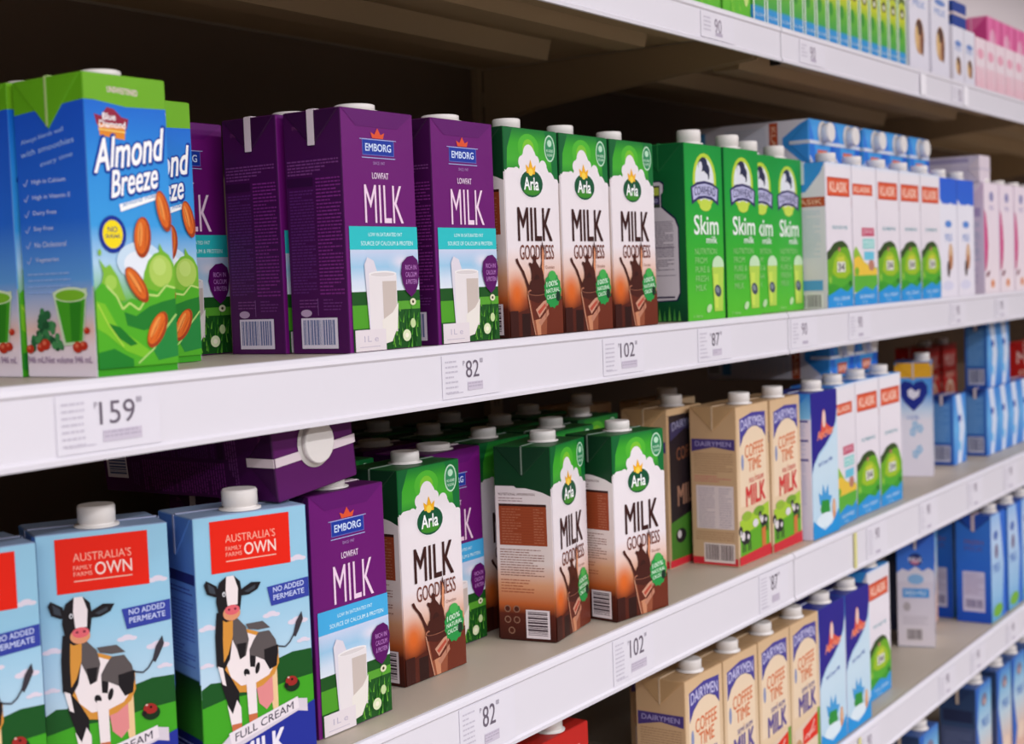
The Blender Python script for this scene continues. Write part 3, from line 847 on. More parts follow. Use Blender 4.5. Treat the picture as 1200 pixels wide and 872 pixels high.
# ---------------------------------------------------------------- cow carton
def cow_art(a, ou=0, ov=0):
    q = lambda L: [(u + ou, v + ov) for u, v in L]
    K = (28, 24, 28); G = (92, 84, 84); Wt = (240, 228, 228); T = (214, 146, 60); PK = (226, 140, 140)
    # tail
    a.line(q([(62, 105), (70, 107), (74, 104), (78, 98), (82, 90)]), 1.2, (70, 74, 84)); a.poly(q([(77, 99), (80, 89), (85, 82), (86, 88), (82, 96), (79, 101)]), (58, 54, 62))
    # far legs and udder
    a.poly(q([(52, 126), (62, 120), (62, 158), (58, 158), (56, 142), (50, 150)]), (236, 200, 150))
    a.poly(q([(44, 130), (58, 126), (58, 146), (52, 152), (46, 146)]), PK)
    # belly and body
    a.poly(q([(18, 90), (28, 84), (44, 90), (58, 96), (64, 106), (64, 118), (60, 126), (50, 133), (38, 136), (26, 134), (18, 124), (15, 108)]), T)
    a.poly(q([(22, 92), (32, 88), (46, 94), (58, 100), (61, 108), (61, 118), (55, 126), (44, 130), (32, 130), (24, 122), (20, 108)]), Wt)
    # grey and black patches
    a.poly(q([(38, 84), (52, 84), (58, 90), (48, 90), (40, 88)]), G)
    a.poly(q([(48, 92), (57, 92), (62, 100), (64, 110), (61, 120), (56, 122), (52, 114), (45, 110), (44, 116), (40, 116), (40, 104), (44, 97)]), G)
    a.poly(q([(52, 106), (64, 104), (62, 120), (56, 122), (52, 114)]), K)
    a.poly(q([(24, 76), (31, 78), (38, 86), (40, 96), (37, 108), (32, 110), (30, 102), (26, 92)]), G)
    a.poly(q([(30, 98), (38, 98), (36, 108), (32, 110)]), K); a.poly(q([(40, 108), (45, 110), (44, 118), (40, 117)]), K)
    a.ell(37 + ou, 121 + ov, 2.4, 3.2, K, -20); a.ell(46 + ou, 119 + ov, 1.8, 4.4, K, 15)
    # neck
    a.poly(q([(15, 72), (28, 74), (27, 92), (24, 108), (18, 118), (13, 112), (13, 90)]), K); a.poly(q([(20, 76), (28, 76), (27, 92), (23, 104), (19, 110), (19, 94)]), T)
    # front legs
    a.poly(q([(17, 112), (24, 122), (30, 134), (30, 156), (24, 158), (20, 140), (16, 126)]), K); a.poly(q([(20, 142), (24, 150), (28, 140), (31, 146), (31, 160), (23, 160)]), Wt); a.poly(q([(14, 112), (18, 114), (20, 128), (17, 126)]), Wt)
    a.poly(q([(36, 122), (44, 124), (44, 156), (37, 156)]), Wt); a.poly(q([(37, 153), (44, 153), (44, 159), (37, 159)]), (200, 110, 70)); a.poly(q([(23, 158), (31, 158), (31, 163), (23, 163)]), (200, 110, 70))
    # head
    a.poly(q([(16, 52), (8, 47), (6, 50), (8, 57), (14, 60), (18, 60)]), K); a.poly(q([(34, 58), (44, 53), (52, 54), (49, 59), (42, 62), (34, 62)]), K)
    a.poly(q([(9, 49), (14, 53), (15, 58), (10, 56)]), (60, 66, 74)); a.poly(q([(38, 59), (47, 55.5), (47, 58), (41, 60.5)]), (60, 66, 74))
    a.poly(q([(18, 50), (24, 46), (30, 46), (35, 51), (36, 60), (34, 72), (30, 79), (22, 80), (17, 76), (15, 64), (16, 56)]), K)
    a.poly(q([(24, 46), (30, 46), (33, 56), (32, 68), (24, 68), (23, 56)]), Wt)
    a.ell(27 + ou, 74 + ov, 7, 5.5, (222, 150, 110)); a.ell(27.5 + ou, 71.5 + ov, 6, 3.8, (224, 100, 110)); a.ell(25 + ou, 71 + ov, 1, .9, (120, 40, 60)); a.ell(30 + ou, 71 + ov, 1, .9, (120, 40, 60))
    a.ell(21.5 + ou, 59 + ov, 1.3, 1.8, (230, 230, 235)); a.ell(21.6 + ou, 59.2 + ov, .7, 1.1, (10, 10, 14))
def cow_front(a):
    W = a.W
    a.ramp([(0, (150, 200, 226)), (60, (150, 200, 226)), (110, (180, 212, 232)), (135, (195, 218, 235))])
    for u, v, s in ((84, 40, 1), (60, 80, 1), (82, 88, 1.2), (8, 82, 1), (6, 110, .8), (86, 104, .8)):
        for du, dv, r in ((-4, 1, 2.4), (0, 0, 3), (4, 1, 2.2)): a.ell(u + du * s, v + dv * s, r * 1.4 * s, r * .7 * s, (224, 214, 228))
    a.poly([(0, 128), (8, 124), (30, 126), (60, 116), (76, 112), (93, 112), (93, 170), (0, 180)], (24, 84, 32))
    a.poly([(0, 142), (20, 138), (50, 138), (70, 134), (93, 132), (93, 175), (0, 182)], (66, 165, 34))
    a.rect(13, 4, 78, 43, (232, 34, 14)); 
    a.text('AUSTRALIA\'S', 25, 15, 66, 21, (245, 170, 150), 0); a.text('FAMILY', 25, 24, 38, 27, (245, 170, 150), .01); a.text('FARMS', 25, 28.5, 38, 31.5, (245, 170, 150), .01)
    a.text('OWN', 40, 23, 66, 32, (250, 220, 210), .01); a.line([(25, 35), (66, 35)], .8, (245, 190, 170))
    a.poly([(57, 59), (92, 56), (92, 71), (60, 74)], (52, 66, 160)); a.text('NO ADDED', 62, 60, 88, 64, (205, 215, 245), .02, sk=2); a.text('PERMEATE', 62, 66, 88, 70, (205, 215, 245), .02, sk=2)
    cow_art(a)
    a.ell(74, 137, 6.5, 5.5, (20, 46, 24), 10); a.ell(73.5, 134, 5, 3.8, (160, 40, 36), 10); a.ell(69, 137, 1.8, 2, (30, 20, 24)); a.ell(74, 133, 1, .9, (30, 10, 10)); a.ell(71, 131, .9, .8, (225, 180, 170))
    a.poly([(0, 172), (30, 172), (60, 164), (93, 152), (93, 197), (0, 197)], (36, 48, 150))
    a.poly([(10, 174), (20, 166), (76, 148), (86, 150), (86, 160), (78, 158), (24, 177), (14, 184)], (215, 205, 215)); a.poly([(20, 164), (78, 147), (79, 156), (22, 174)], (234, 224, 230))
    a.text('FULL CREAM', 25, 165, 74, 171, (60, 50, 70), .01, sk=15)
    a.text('MILK', 28, 176, 66, 194, (235, 230, 240), .04, sk=8)
    a.poly([(14, 184), (24, 177), (24, 180), (16, 190)], (200, 190, 200))
def cow_side(a):
    W = a.W
    a.ramp([(0, (96, 140, 200)), (40, (90, 135, 205)), (120, (120, 160, 215)), (122, (20, 56, 30)), (150, (40, 110, 36)), (165, (44, 120, 34))])
    a.rect(0, 42, W, 50, (40, 46, 110)); a.greek(6, 54, W - 6, 60, (60, 70, 150), 3, 1.2, 2); a.greek(6, 64, W - 5, 114, (70, 95, 175), 2.8, 1.1, 51)
    a.rect(0, 166, W, 197, (26, 34, 110)); a.greek(10, 172, W - 10, 180, (150, 160, 220), 4, 1.6, 9)
    a.poly([(8, 0), (W - 8, 0), (W / 2, 26)], (110, 152, 212))
kind('cow', 'full_cream_milk_carton', 93, 64, 197, [(0, dict(F=(150, 200, 226), L=(96, 140, 200))), (124, dict(F=(190, 216, 235), L=(120, 160, 215))), (124, dict(F=(30, 95, 34), L=(22, 60, 30))), (168, dict(F=(66, 165, 34), L=(44, 120, 34))), (168, dict(F=(36, 48, 150), L=(26, 34, 110))), (197, dict(F=(36, 48, 150), L=(26, 34, 110)))],
     (150, 172, 205), dict(F=cow_front, L=cow_side, R=cow_side, B=cow_front), cap=(13.5, 15.5), earc=(84, 128, 196), seamc=(160, 165, 190), seam_t=3)

# ---------------------------------------------------------------- beige farm carton
def beige(ink, blurb, base):
    B0 = (222, 190, 150)
    def front(a):
        W = a.W
        a.ramp([(0, (216, 182, 142)), (130, (232, 205, 170)), (197, (228, 200, 165))])
        a.poly([(8, 18), (86, 12), (86, 125), (8, 125)], (238, 214, 184)); a.k += 1
        a.poly([(10, 16), (47, 10), (86, 12), (86, 44), (76, 34), (60, 28), (47, 27), (34, 30), (20, 38), (10, 50)], (74, 66, 150))
        a.text('DAIRYMEN', 14, 18, 82, 31, (208, 205, 235), .02, arch=3)
        a.line([(10, 50), (20, 38), (34, 30), (47, 27), (60, 28), (76, 34), (86, 44)], 1, (60, 54, 130))
        a.text('COFFEE', 24, 50, 78, 66, (220, 112, 62), .015, sk=3); a.text('TIME', 32, 68, 70, 84, (220, 112, 62), .015, sk=2)
        a.ell(16, 70, 3.5, 10, (140, 150, 190)); a.line([(52, 88), (52, 94)], 1, (220, 130, 70))
        a.text(blurb, 34, 92, 76, 98, ink, .01, sk=2); a.text('MILK', 24, 102, 80, 126, ink, .05, sk=3)
        if base == 0:
            a.poly([(4, 142), (40, 136), (90, 128), (90, 190), (4, 190)], (98, 170, 40)); a.poly([(4, 142), (40, 136), (90, 128), (90, 146), (50, 156), (4, 160)], (168, 204, 56))
            a.ell(24, 138, 14, 6, (150, 185, 60)); a.ell(60, 136, 16, 6, (120, 165, 50))
            # black and white cows
            for (u, v, s) in ((20, 164, 1.1), (74, 150, .9)):
                a.ell(u, v, 13 * s, 8 * s, (40, 36, 40)); a.ell(u - 7 * s, v - 2 * s, 5 * s, 5 * s, (225, 218, 220)); a.ell(u - 13 * s, v - 9 * s, 5 * s, 5.5 * s, (40, 36, 40)); a.ell(u - 13 * s, v - 6 * s, 1.6 * s, 4 * s, (230, 225, 225))
                for q in (-9, -4, 5, 10): a.rect(u + q * s, v + 5 * s, u + (q + 2.6) * s, v + 16 * s, (44, 40, 44))
                a.ell(u + 6 * s, v, 3 * s, 3 * s, (225, 218, 220))
            a.ell(48, 150, 8, 5, (225, 220, 225)); a.poly([(66, 160), (78, 158), (78, 186), (66, 190)], (206, 120, 60))
            a.poly([(0, 186), (93, 182), (93, 197), (0, 197)], (206, 46, 58))
        else:
            a.poly([(8, 142), (86, 130), (86, 190), (8, 190)], (230, 205, 180))
            a.poly([(34, 146), (84, 134), (84, 165), (34, 168)], (226, 48, 30)); a.line([(54, 162), (74, 142)], 2, (245, 220, 210)); a.rect(84, 130, 93, 190, (110, 160, 60)); a.text('LOW FAT', 40, 156, 76, 162, (250, 220, 210), .02, sk=4)
            a.ell(20, 168, 12, 12, (200, 150, 110)); a.rect(0, 190, 93, 197, (84, 72, 150))
    def side(a):
        W = a.W
        a.ramp([(0, (196, 160, 120)), (197, (204, 172, 136))])
        a.poly([(0, 0), (W, 0), (W / 2, 30)], (186, 148, 106))
        a.poly([(2, 40), (W - 2, 40), (W - 2, 54), (W / 2, 50), (2, 56)], (74, 58, 120)); a.text('DAIRYMEN', 7, 43, W - 7, 49, (170, 160, 205), .01)
        a.greek(5, 58, W - 5, 84, (160, 124, 92), 3, 1, 61); a.greek(5, 86, W - 5, 94, (200, 110, 110), 3, 1, 62)
        a.rect(7, 98, W - 5, 152, (222, 208, 208)); a.greek(10, 101, 32, 150, (170, 156, 170), 3, 1, 63); a.greek(38, 101, W - 8, 150, (170, 156, 170), 3, 1, 64)
        a.greek(5, 156, W - 5, 166, (170, 130, 96), 3, 1, 65)
        a.rect(0, 188, W, 197, (206, 46, 58) if base == 0 else (84, 72, 150)); a.bars(16, 170, W - 5, 194, (230, 218, 214), (90, 74, 78))
    return front, side
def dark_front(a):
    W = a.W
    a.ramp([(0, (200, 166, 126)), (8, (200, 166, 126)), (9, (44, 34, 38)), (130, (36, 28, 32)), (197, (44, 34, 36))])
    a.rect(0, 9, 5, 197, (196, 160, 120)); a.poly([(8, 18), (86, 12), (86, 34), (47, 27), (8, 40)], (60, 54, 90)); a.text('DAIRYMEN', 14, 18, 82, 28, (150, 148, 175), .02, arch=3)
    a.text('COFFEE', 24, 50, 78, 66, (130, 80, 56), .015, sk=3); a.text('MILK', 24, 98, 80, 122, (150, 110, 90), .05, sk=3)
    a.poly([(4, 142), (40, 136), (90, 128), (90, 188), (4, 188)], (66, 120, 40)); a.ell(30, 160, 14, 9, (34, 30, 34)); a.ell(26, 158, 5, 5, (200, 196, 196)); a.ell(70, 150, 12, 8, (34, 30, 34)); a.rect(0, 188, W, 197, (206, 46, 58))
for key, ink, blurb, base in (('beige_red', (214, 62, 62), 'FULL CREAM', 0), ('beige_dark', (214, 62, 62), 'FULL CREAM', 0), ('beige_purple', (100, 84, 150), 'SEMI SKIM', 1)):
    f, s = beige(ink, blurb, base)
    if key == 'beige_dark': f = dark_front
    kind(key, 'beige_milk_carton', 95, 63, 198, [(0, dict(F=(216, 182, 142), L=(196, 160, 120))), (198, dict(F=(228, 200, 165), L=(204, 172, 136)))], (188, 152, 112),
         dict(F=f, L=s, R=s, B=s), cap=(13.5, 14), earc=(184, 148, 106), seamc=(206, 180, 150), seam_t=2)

# ---------------------------------------------------------------- blue wave carton
def wavef(a):
    W = a.W
    a.ramp([(0, (200, 225, 242)), (110, (205, 228, 242)), (197, (190, 220, 240))])
    a.poly([(0, 0), (W, 0), (W, 26), (86, 46), (70, 62), (48, 74), (24, 84), (8, 96), (0, 108)], (44, 36, 140))
    a.line([(0, 110), (9, 97), (25, 86), (49, 76), (71, 64), (87, 47), (93, 28)], 1.4, (150, 200, 235))
    a.poly([(40, 28), (46, 24), (52, 44), (64, 50), (76, 54), (66, 62), (50, 58), (34, 66), (26, 60), (34, 52)], (224, 90, 70)); a.ell(45, 38, 6, 12, (240, 205, 190)); a.text('Anchor', 20, 54, 80, 66, (240, 150, 120), .03, sk=6)
    a.text('Full Cream Milk', 22, 96, 72, 102, (90, 120, 190), .01, sk=5)
    a.poly([(24, 152), (20, 136), (32, 142), (36, 126), (44, 140), (54, 128), (56, 144), (68, 146), (58, 158), (40, 164)], (70, 160, 220)); a.ell(42, 160, 16, 8, (50, 150, 70)); a.poly([(30, 148), (56, 150), (60, 166), (40, 174), (28, 164)], (48, 148, 60))
    a.ell(42, 176, 30, 10, (226, 240, 248)); a.ell(74, 166, 6, 15, (214, 150, 110)); a.ell(74, 162, 3, 8, (236, 190, 150))
    a.poly([(0, 172), (16, 180), (40, 190), (66, 184), (93, 166), (93, 200), (0, 200)], (36, 150, 220))
def waves(a):
    W = a.W
    a.ramp([(0, (60, 140, 215)), (34, (130, 195, 235)), (36, (226, 216, 232)), (197, (222, 216, 236))])
    for v in (36, 62, 88): a.rect(4, v, W - 4, v + 3, (84, 80, 150))
    a.greek(8, 42, W - 8, 58, (180, 180, 215), 3.4, 1, 71); a.greek(8, 68, W - 8, 84, (180, 180, 215), 3.4, 1, 72); a.greek(8, 94, W - 8, 150, (190, 190, 220), 3.4, 1, 73)
kind('wave', 'blue_wave_milk_carton', 93, 62, 198, [(0, dict(F=(44, 36, 140), L=(60, 140, 215))), (26, dict(F=(44, 36, 140), L=(110, 180, 230))), (36, dict(F=(180, 205, 232), L=(226, 216, 232))), (180, dict(F=(195, 222, 240), L=(222, 216, 236))), (180, dict(F=(36, 150, 220), L=(222, 216, 236))), (198, dict(F=(36, 150, 220), L=(222, 216, 236)))],
     (40, 50, 140), dict(F=wavef, L=waves, R=waves, B=wavef), cap=(14, 14), earc=(56, 130, 210), seamc=(200, 205, 225), seam_t=2)

# ---------------------------------------------------------------- white / blue-top, white carton with brown glass, pink carton
def bluetop(a):
    W = a.W
    a.ramp([(0, (50, 100, 215)), (42, (50, 105, 215)), (44, (238, 236, 246)), (197, (236, 230, 240))])
    a.poly([(0, 34), (30, 50), (60, 40), (93, 52), (93, 60), (0, 60)], (238, 236, 246))
    a.ell(46, 76, 18, 6, (90, 140, 215)); a.text('MILK', 28, 92, 66, 104, (120, 150, 210), .03)
    a.ell(56, 130, 12, 22, (190, 130, 90)); a.ell(56, 120, 8, 10, (226, 190, 150)); a.ell(44, 150, 8, 14, (80, 60, 60)); a.ell(40, 178, 30, 8, (220, 218, 238))
def plain_side(c0, c1, ink):
    def f(a):
        a.ramp([(0, c0), (a.H, c1)]); a.greek(8, 50, a.W - 8, a.H - 50, ink, 3.6, 1.2, 81); a.bars(12, a.H - 38, a.W - 10, a.H - 10, (225, 220, 230), (110, 100, 130))
    return f
kind('bluetop', 'blue_topped_milk_carton', 93, 62, 197, [(0, dict(F=(50, 100, 215))), (44, dict(F=(50, 105, 215))), (44, dict(F=(238, 236, 246))), (197, dict(F=(236, 230, 240)))], (60, 110, 215),
     dict(F=bluetop, L=plain_side((200, 190, 220), (226, 218, 236), (150, 160, 200)), R=plain_side((200, 190, 220), (226, 218, 236), (150, 160, 200))), cap=(13.5, 14), seamc=(210, 210, 228), seam_t=2)
def pinkf(a):
    W = a.W
    a.ramp([(0, (240, 225, 236)), (197, (240, 226, 232))])
    a.ell(46, 24, 12, 9, (130, 130, 180)); a.text('MILK', 34, 40, 60, 48, (150, 140, 190), .02)
    a.poly([(0, 46), (10, 56), (18, 80), (22, 110), (18, 136), (10, 152), (0, 158)], (196, 30, 110)); a.poly([(0, 52), (7, 62), (12, 90), (12, 120), (6, 142), (0, 150)], (222, 60, 140))
    a.ell(20, 162, 12, 4, (120, 30, 60), -20); a.ell(48, 180, 12, 8, (232, 170, 120)); a.ell(48, 180, 7, 5, (214, 110, 70))
def pinks(a):
    a.ramp([(0, (226, 200, 226)), (60, (222, 206, 230)), (197, (220, 206, 228))]); a.rect(6, 44, 56, 60, (180, 160, 205)); a.greek(6, 70, 54, 140, (150, 175, 205), 3, 1.2, 91); a.greek(10, 150, 50, 185, (170, 160, 200), 3, 1.2, 92)
kind('pink', 'pink_swirl_milk_carton', 93, 62, 197, [(0, dict(F=(240, 225, 236), L=(226, 200, 226))), (197, dict(F=(240, 226, 232), L=(220, 206, 228)))], (228, 214, 230),
     dict(F=pinkf, L=pinks, R=pinks, B=pinkf), cap=(13.5, 8), seamc=(215, 200, 222), seam_t=2)

# ---------------------------------------------------------------- heart carton
def heart(a):
    W = a.W
    a.ramp([(0, (90, 160, 225)), (52, (80, 150, 222)), (82, (205, 222, 242)), (100, (236, 232, 242)), (197, (232, 226, 238))])
    a.rect(0, 4, W, 26, (232, 172, 40))
    a.poly([(12, 40), (24, 31), (42, 34), (47, 39), (52, 34), (70, 31), (82, 40), (82, 53), (70, 68), (47, 84), (24, 68), (12, 53)], (26, 44, 140))
    a.poly([(32, 48), (42, 44), (52, 50), (64, 46), (60, 58), (46, 64), (34, 58)], (236, 232, 244))
    for u, v in ((50, 108), (62, 114), (44, 120), (60, 150), (50, 158)):
        for t in range(5): a.ell(u + 5 * math.cos(t * 1.256), v + 5 * math.sin(t * 1.256), 3.4, 3.4, (160, 200, 232), n=8)
    a.text('milk', 30, 90, 62, 98, (150, 175, 220), .01)
def heart_s(a):
    a.ramp([(0, (36, 60, 150)), (60, (50, 110, 200)), (100, (180, 205, 236)), (197, (226, 222, 238))]); a.ell(a.W / 2, 92, 16, 14, (40, 100, 200)); a.greek(8, 120, a.W - 8, 180, (170, 180, 215), 3.4, 1.2, 12)
kind('heart', 'heart_milk_carton', 93, 62, 197, [(0, dict(F=(90, 160, 225))), (26, dict(F=(80, 150, 222))), (100, dict(F=(200, 218, 240))), (197, dict(F=(230, 224, 238)))],
     (70, 120, 200), dict(F=heart, L=squeeze(heart), R=heart_s, B=heart), cap=(13.5, 14), earc=(232, 172, 40), seamc=(200, 205, 225), seam_t=2)

# ---------------------------------------------------------------- small blue cartons
def smallf(a):
    W = a.W; H = a.H
    a.ramp([(0, (70, 140, 220)), (H * .5, (110, 180, 235)), (H, (60, 130, 215))])
    a.poly([(W * .2, 0), (W * .6, 0), (W * .9, H * .5), (W * .6, H), (W * .3, H), (W * .5, H * .5)], (215, 225, 244)); a.ell(W * .5, H * .35, 9, 7, (40, 60, 160)); a.ell(W * .5, H * .75, 8, 10, (120, 190, 235))
def smalls(a):
    W = a.W; H = a.H
    a.ramp([(0, (44, 80, 160)), (12, (60, 110, 190)), (H, (40, 84, 170))])
    a.rect(4, 14, W - 5, H * .68, (84, 140, 205)); a.greek(6, 18, W - 8, H * .66, (130, 175, 225), 3.2, 1.2, 8)
    a.bars(6, H * .72, W - 6, H - 6, (206, 206, 224), (80, 84, 120))
kind('small', 'small_blue_milk_carton', 74, 42, 127, [(0, dict(F=(70, 140, 220), L=(44, 80, 160))), (127, dict(F=(60, 130, 215), L=(40, 84, 170)))], (44, 70, 150),
     dict(F=smallf, L=smalls, R=smalls, B=smallf), cap=None, earc=(36, 60, 130), seamc=(222, 205, 205), seam_t=5)

# ---------------------------------------------------------------- row four and five
def bwhite(a):
    W = a.W
    a.ramp([(0, (56, 104, 205)), (66, (64, 120, 215)), (74, (214, 206, 222)), (197, (224, 214, 220))])
    a.poly([(0, 70), (14, 62), (30, 66), (47, 58), (64, 66), (80, 60), (93, 66), (93, 84), (0, 84)], (222, 216, 230))
    a.ell(47, 46, 17, 11, (30, 44, 110)); a.ell(46, 50, 11, 5, (200, 120, 150)); a.text('MILK', 30, 42, 64, 50, (225, 225, 245), .03)
    a.ell(47, 80, 20, 9, (140, 185, 230)); a.rect(14, 96, 80, 112, (70, 150, 220)); a.text('FRESH MILK', 20, 100, 74, 108, (215, 232, 248), .02)
    a.ell(24, 128, 9, 8, (180, 170, 175)); a.greek(14, 145, 76, 160, (190, 180, 190), 4, 1.4, 3); a.bars(22, 166, 62, 188, (214, 204, 206), (100, 90, 95))
def bwhite_s(a):
    a.ramp([(0, (36, 54, 110)), (60, (40, 60, 110)), (62, (70, 100, 130)), (197, (120, 140, 170))]); a.greek(8, 70, a.W - 8, 150, (150, 170, 195), 4, 1.4, 5)
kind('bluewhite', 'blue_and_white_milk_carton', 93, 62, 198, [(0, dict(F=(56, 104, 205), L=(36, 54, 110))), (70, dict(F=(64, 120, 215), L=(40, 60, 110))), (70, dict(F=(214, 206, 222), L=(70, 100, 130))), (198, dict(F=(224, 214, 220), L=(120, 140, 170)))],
     (44, 80, 170), dict(F=bwhite, L=squeeze(bwhite), R=bwhite_s, B=bwhite), cap=(13.5, 14), seamc=(200, 190, 190), seam_t=4)
def royal(a):
    W = a.W
    a.ramp([(0, (150, 190, 235)), (40, (190, 212, 240)), (150, (150, 195, 232)), (197, (90, 160, 215))])
    a.poly([(W * .6, 0), (W, 0), (W, 197), (W * .7, 197), (W * .85, 100)], (50, 110, 210)); a.ell(30, 40, 14, 9, (80, 110, 180)); a.ell(34, 70, 10, 14, (120, 100, 130)); a.ell(40, 180, 30, 12, (120, 180, 60))
    a.text('MILK', 14, 92, 56, 108, (70, 110, 190), .03)
def royal_s(a):
    W = a.W
    a.ramp([(0, (60, 120, 205)), (100, (44, 104, 200)), (197, (30, 76, 180))]); a.poly([(0, 0), (W * .2, 0), (W / 2, 24), (W * .8, 0), (W, 0), (W, 4), (W / 2, 32), (0, 8)], (34, 60, 130))
    a.text('FRESH', 16, 46, 50, 54, (120, 90, 130), .03); a.text('MILK', 16, 58, 50, 66, (90, 90, 160), .03)
    a.rect(12, 104, 52, 178, (206, 198, 218)); a.greek(15, 108, 50, 150, (160, 140, 170), 3.4, 1.4, 6); a.bars(15, 154, 49, 174, (206, 198, 218), (100, 90, 130))
kind('royal', 'royal_blue_milk_carton', 93, 64, 198, [(0, dict(F=(150, 190, 235), L=(60, 120, 205))), (180, dict(F=(120, 180, 225), L=(34, 84, 186))), (180, dict(F=(110, 180, 60), L=(34, 84, 186))), (198, dict(F=(110, 180, 60), L=(30, 76, 180)))],
     (46, 84, 170), dict(F=royal, L=royal_s, R=royal_s, B=royal), cap=(14, 15), earc=(40, 80, 170), seamc=(214, 190, 190), seam_t=6)
def peach(a):
    W = a.W
    a.ramp([(0, (60, 120, 200)), (30, (120, 180, 220)), (80, (190, 215, 230)), (140, (226, 196, 180)), (197, (220, 170, 150))])
    a.poly([(0, 0), (W * .25, 0), (W * .1, 70), (W * .35, 140), (W * .1, 197), (0, 197)], (40, 100, 190)); a.ell(50, 30, 18, 12, (120, 120, 150)); a.ell(52, 34, 8, 6, (200, 160, 150)); a.ell(56, 150, 22, 16, (236, 210, 190)); a.text('MILK', 34, 62, 80, 80, (60, 110, 190), .03)
def peach_s(a):
    a.ramp([(0, (44, 64, 100)), (70, (54, 74, 110)), (72, (74, 84, 120)), (197, (80, 88, 126))]); a.rect(6, 40, a.W - 6, 62, (40, 48, 80)); a.greek(8, 80, a.W - 8, 170, (110, 120, 155), 4, 1.4, 7)
kind('peach', 'blue_and_peach_milk_carton', 93, 64, 198, [(0, dict(F=(60, 120, 200), L=(44, 64, 100))), (197, dict(F=(220, 170, 150), L=(80, 88, 126)))], (60, 90, 150),
     dict(F=peach, L=peach_s, R=peach_s, B=peach), cap=(13.5, 14), earc=(40, 58, 96), seamc=(200, 180, 160), seam_t=5)
def redf(a):
    W = a.W
    a.ramp([(0, (200, 36, 30)), (197, (190, 34, 34))]); a.text('MILK', 16, 20, 78, 44, (240, 200, 190), .03); a.ell(46, 96, 26, 24, (232, 205, 180)); a.ell(46, 96, 16, 15, (205, 120, 90)); a.rect(0, 150, W, 165, (232, 190, 150)); a.text('CHOCO', 20, 58, 74, 68, (250, 225, 200), .02)
kind('red', 'red_milk_carton', 93, 62, 197, [(0, dict(F=(200, 36, 30), L=(170, 30, 30))), (197, dict(F=(190, 34, 34), L=(160, 28, 28)))], (185, 34, 30),
     dict(F=redf, L=redf), cap=(13.5, 12), seamc=(225, 190, 180), seam_t=2)

# ---------------------------------------------------------------- top shelf kinds
def slimf(a):
    W = a.W
    a.ramp([(0, (236, 236, 240)), (86, (236, 236, 240)), (90, (190, 205, 60)), (120, (200, 206, 40)), (140, (110, 185, 50)), (166, (70, 165, 70)), (170, (50, 150, 210)), (190, (40, 140, 215))])
    a.poly([(2, 98), (8, 88), (20, 84), (32, 88), (36, 98), (20, 92)], (90, 110, 50)); a.ell(20, 110, 9, 8, (80, 80, 50)); a.ell(20, 111, 5, 4, (225, 225, 200)); a.ell(12, 140, 8, 10, (60, 150, 50))
    a.rect(0, 84, 4, 190, (228, 240, 226)); a.rect(33.5, 84, 38, 190, (228, 240, 226)); a.rect(5, 30, 33, 42, (226, 92, 55)); a.text('KLASIK', 7, 33, 31, 39, (255, 220, 200), .02)
    a.text('FULL CREAM', 6, 176, 32, 180, (200, 225, 245), .01)
kind('slim', 'slim_milk_carton', 37, 60, 190, [(0, dict(F=(236, 236, 240))), (88, dict(F=(236, 236, 240))), (88, dict(F=(120, 190, 60))), (168, dict(F=(80, 170, 60))), (168, dict(F=(45, 145, 215))), (190, dict(F=(40, 140, 215)))], (225, 230, 240),
     dict(F=slimf), cap=None, seamc=(215, 220, 232), seam_t=2)
def greenp(a):
    W = a.W; r = random.Random(5)
    a.ramp([(0, (150, 205, 60)), (100, (120, 195, 50)), (197, (95, 190, 40))])
    for _ in range(50):
        u = r.uniform(2, W - 3); v = r.uniform(90, 180); l = r.uniform(10, 24); a.k -= .5
        a.poly([(u - 1, v + l), (u + r.uniform(-4, 4), v), (u + 1.2, v + l)], r.choice(((70, 170, 30), (150, 215, 70), (100, 195, 60))))
    a.k += 1
    a.ell(W * .82, 165, 7, 16, (200, 225, 130)); a.text('MILK', 14, 40, 64, 60, (240, 248, 230), .03)
kind('grass', 'green_grass_milk_carton', 78, 60, 197, [(0, dict(F=(150, 205, 60), L=(90, 170, 40))), (197, dict(F=(95, 190, 40), L=(70, 150, 30)))], (110, 180, 50), dict(F=greenp), cap=(13, 12), seamc=(180, 210, 140), seam_t=2)
def latte(a):
    W = a.W
    a.ramp([(0, (232, 230, 240)), (a.H, (226, 222, 234))])
    a.ell(W * .5, a.H * .3, W * .3, 5, (110, 140, 200)); a.text('MILK', W * .2, a.H * .36, W * .8, a.H * .42, (120, 150, 205), .03)
    a.ell(W * .5, a.H * .68, W * .24, a.H * .16, (196, 150, 110)); a.ell(W * .5, a.H * .6, W * .17, a.H * .07, (90, 60, 50)); a.ell(W * .36, a.H * .7, W * .08, a.H * .11, (226, 190, 130)); a.ell(W * .64, a.H * .74, W * .08, a.H * .11, (120, 70, 50))
kind('latte', 'white_coffee_milk_carton', 93, 62, 175, [(0, dict(F=(232, 230, 240))), (175, dict(F=(226, 222, 234)))], (228, 228, 240), dict(F=latte), cap=None, seamc=(215, 215, 228), seam_t=2)
kind('latte_small', 'small_white_coffee_carton', 60, 46, 96, [(0, dict(F=(232, 228, 236))), (96, dict(F=(226, 218, 226)))], (226, 224, 236), dict(F=latte), cap=None, seamc=(215, 215, 228), seam_t=2)
def pinkpack(a):
    W = a.W; H = a.H
    a.ramp([(0, (244, 222, 230)), (H * .5, (240, 224, 230)), (H, (238, 205, 214))])
    for k in range(3): a.rect(6 + k * 17, H * .55, 10 + k * 17, H * .95, (228, 120, 150))
    a.ell(W * .5, H * .3, W * .32, H * .1, (236, 170, 190))
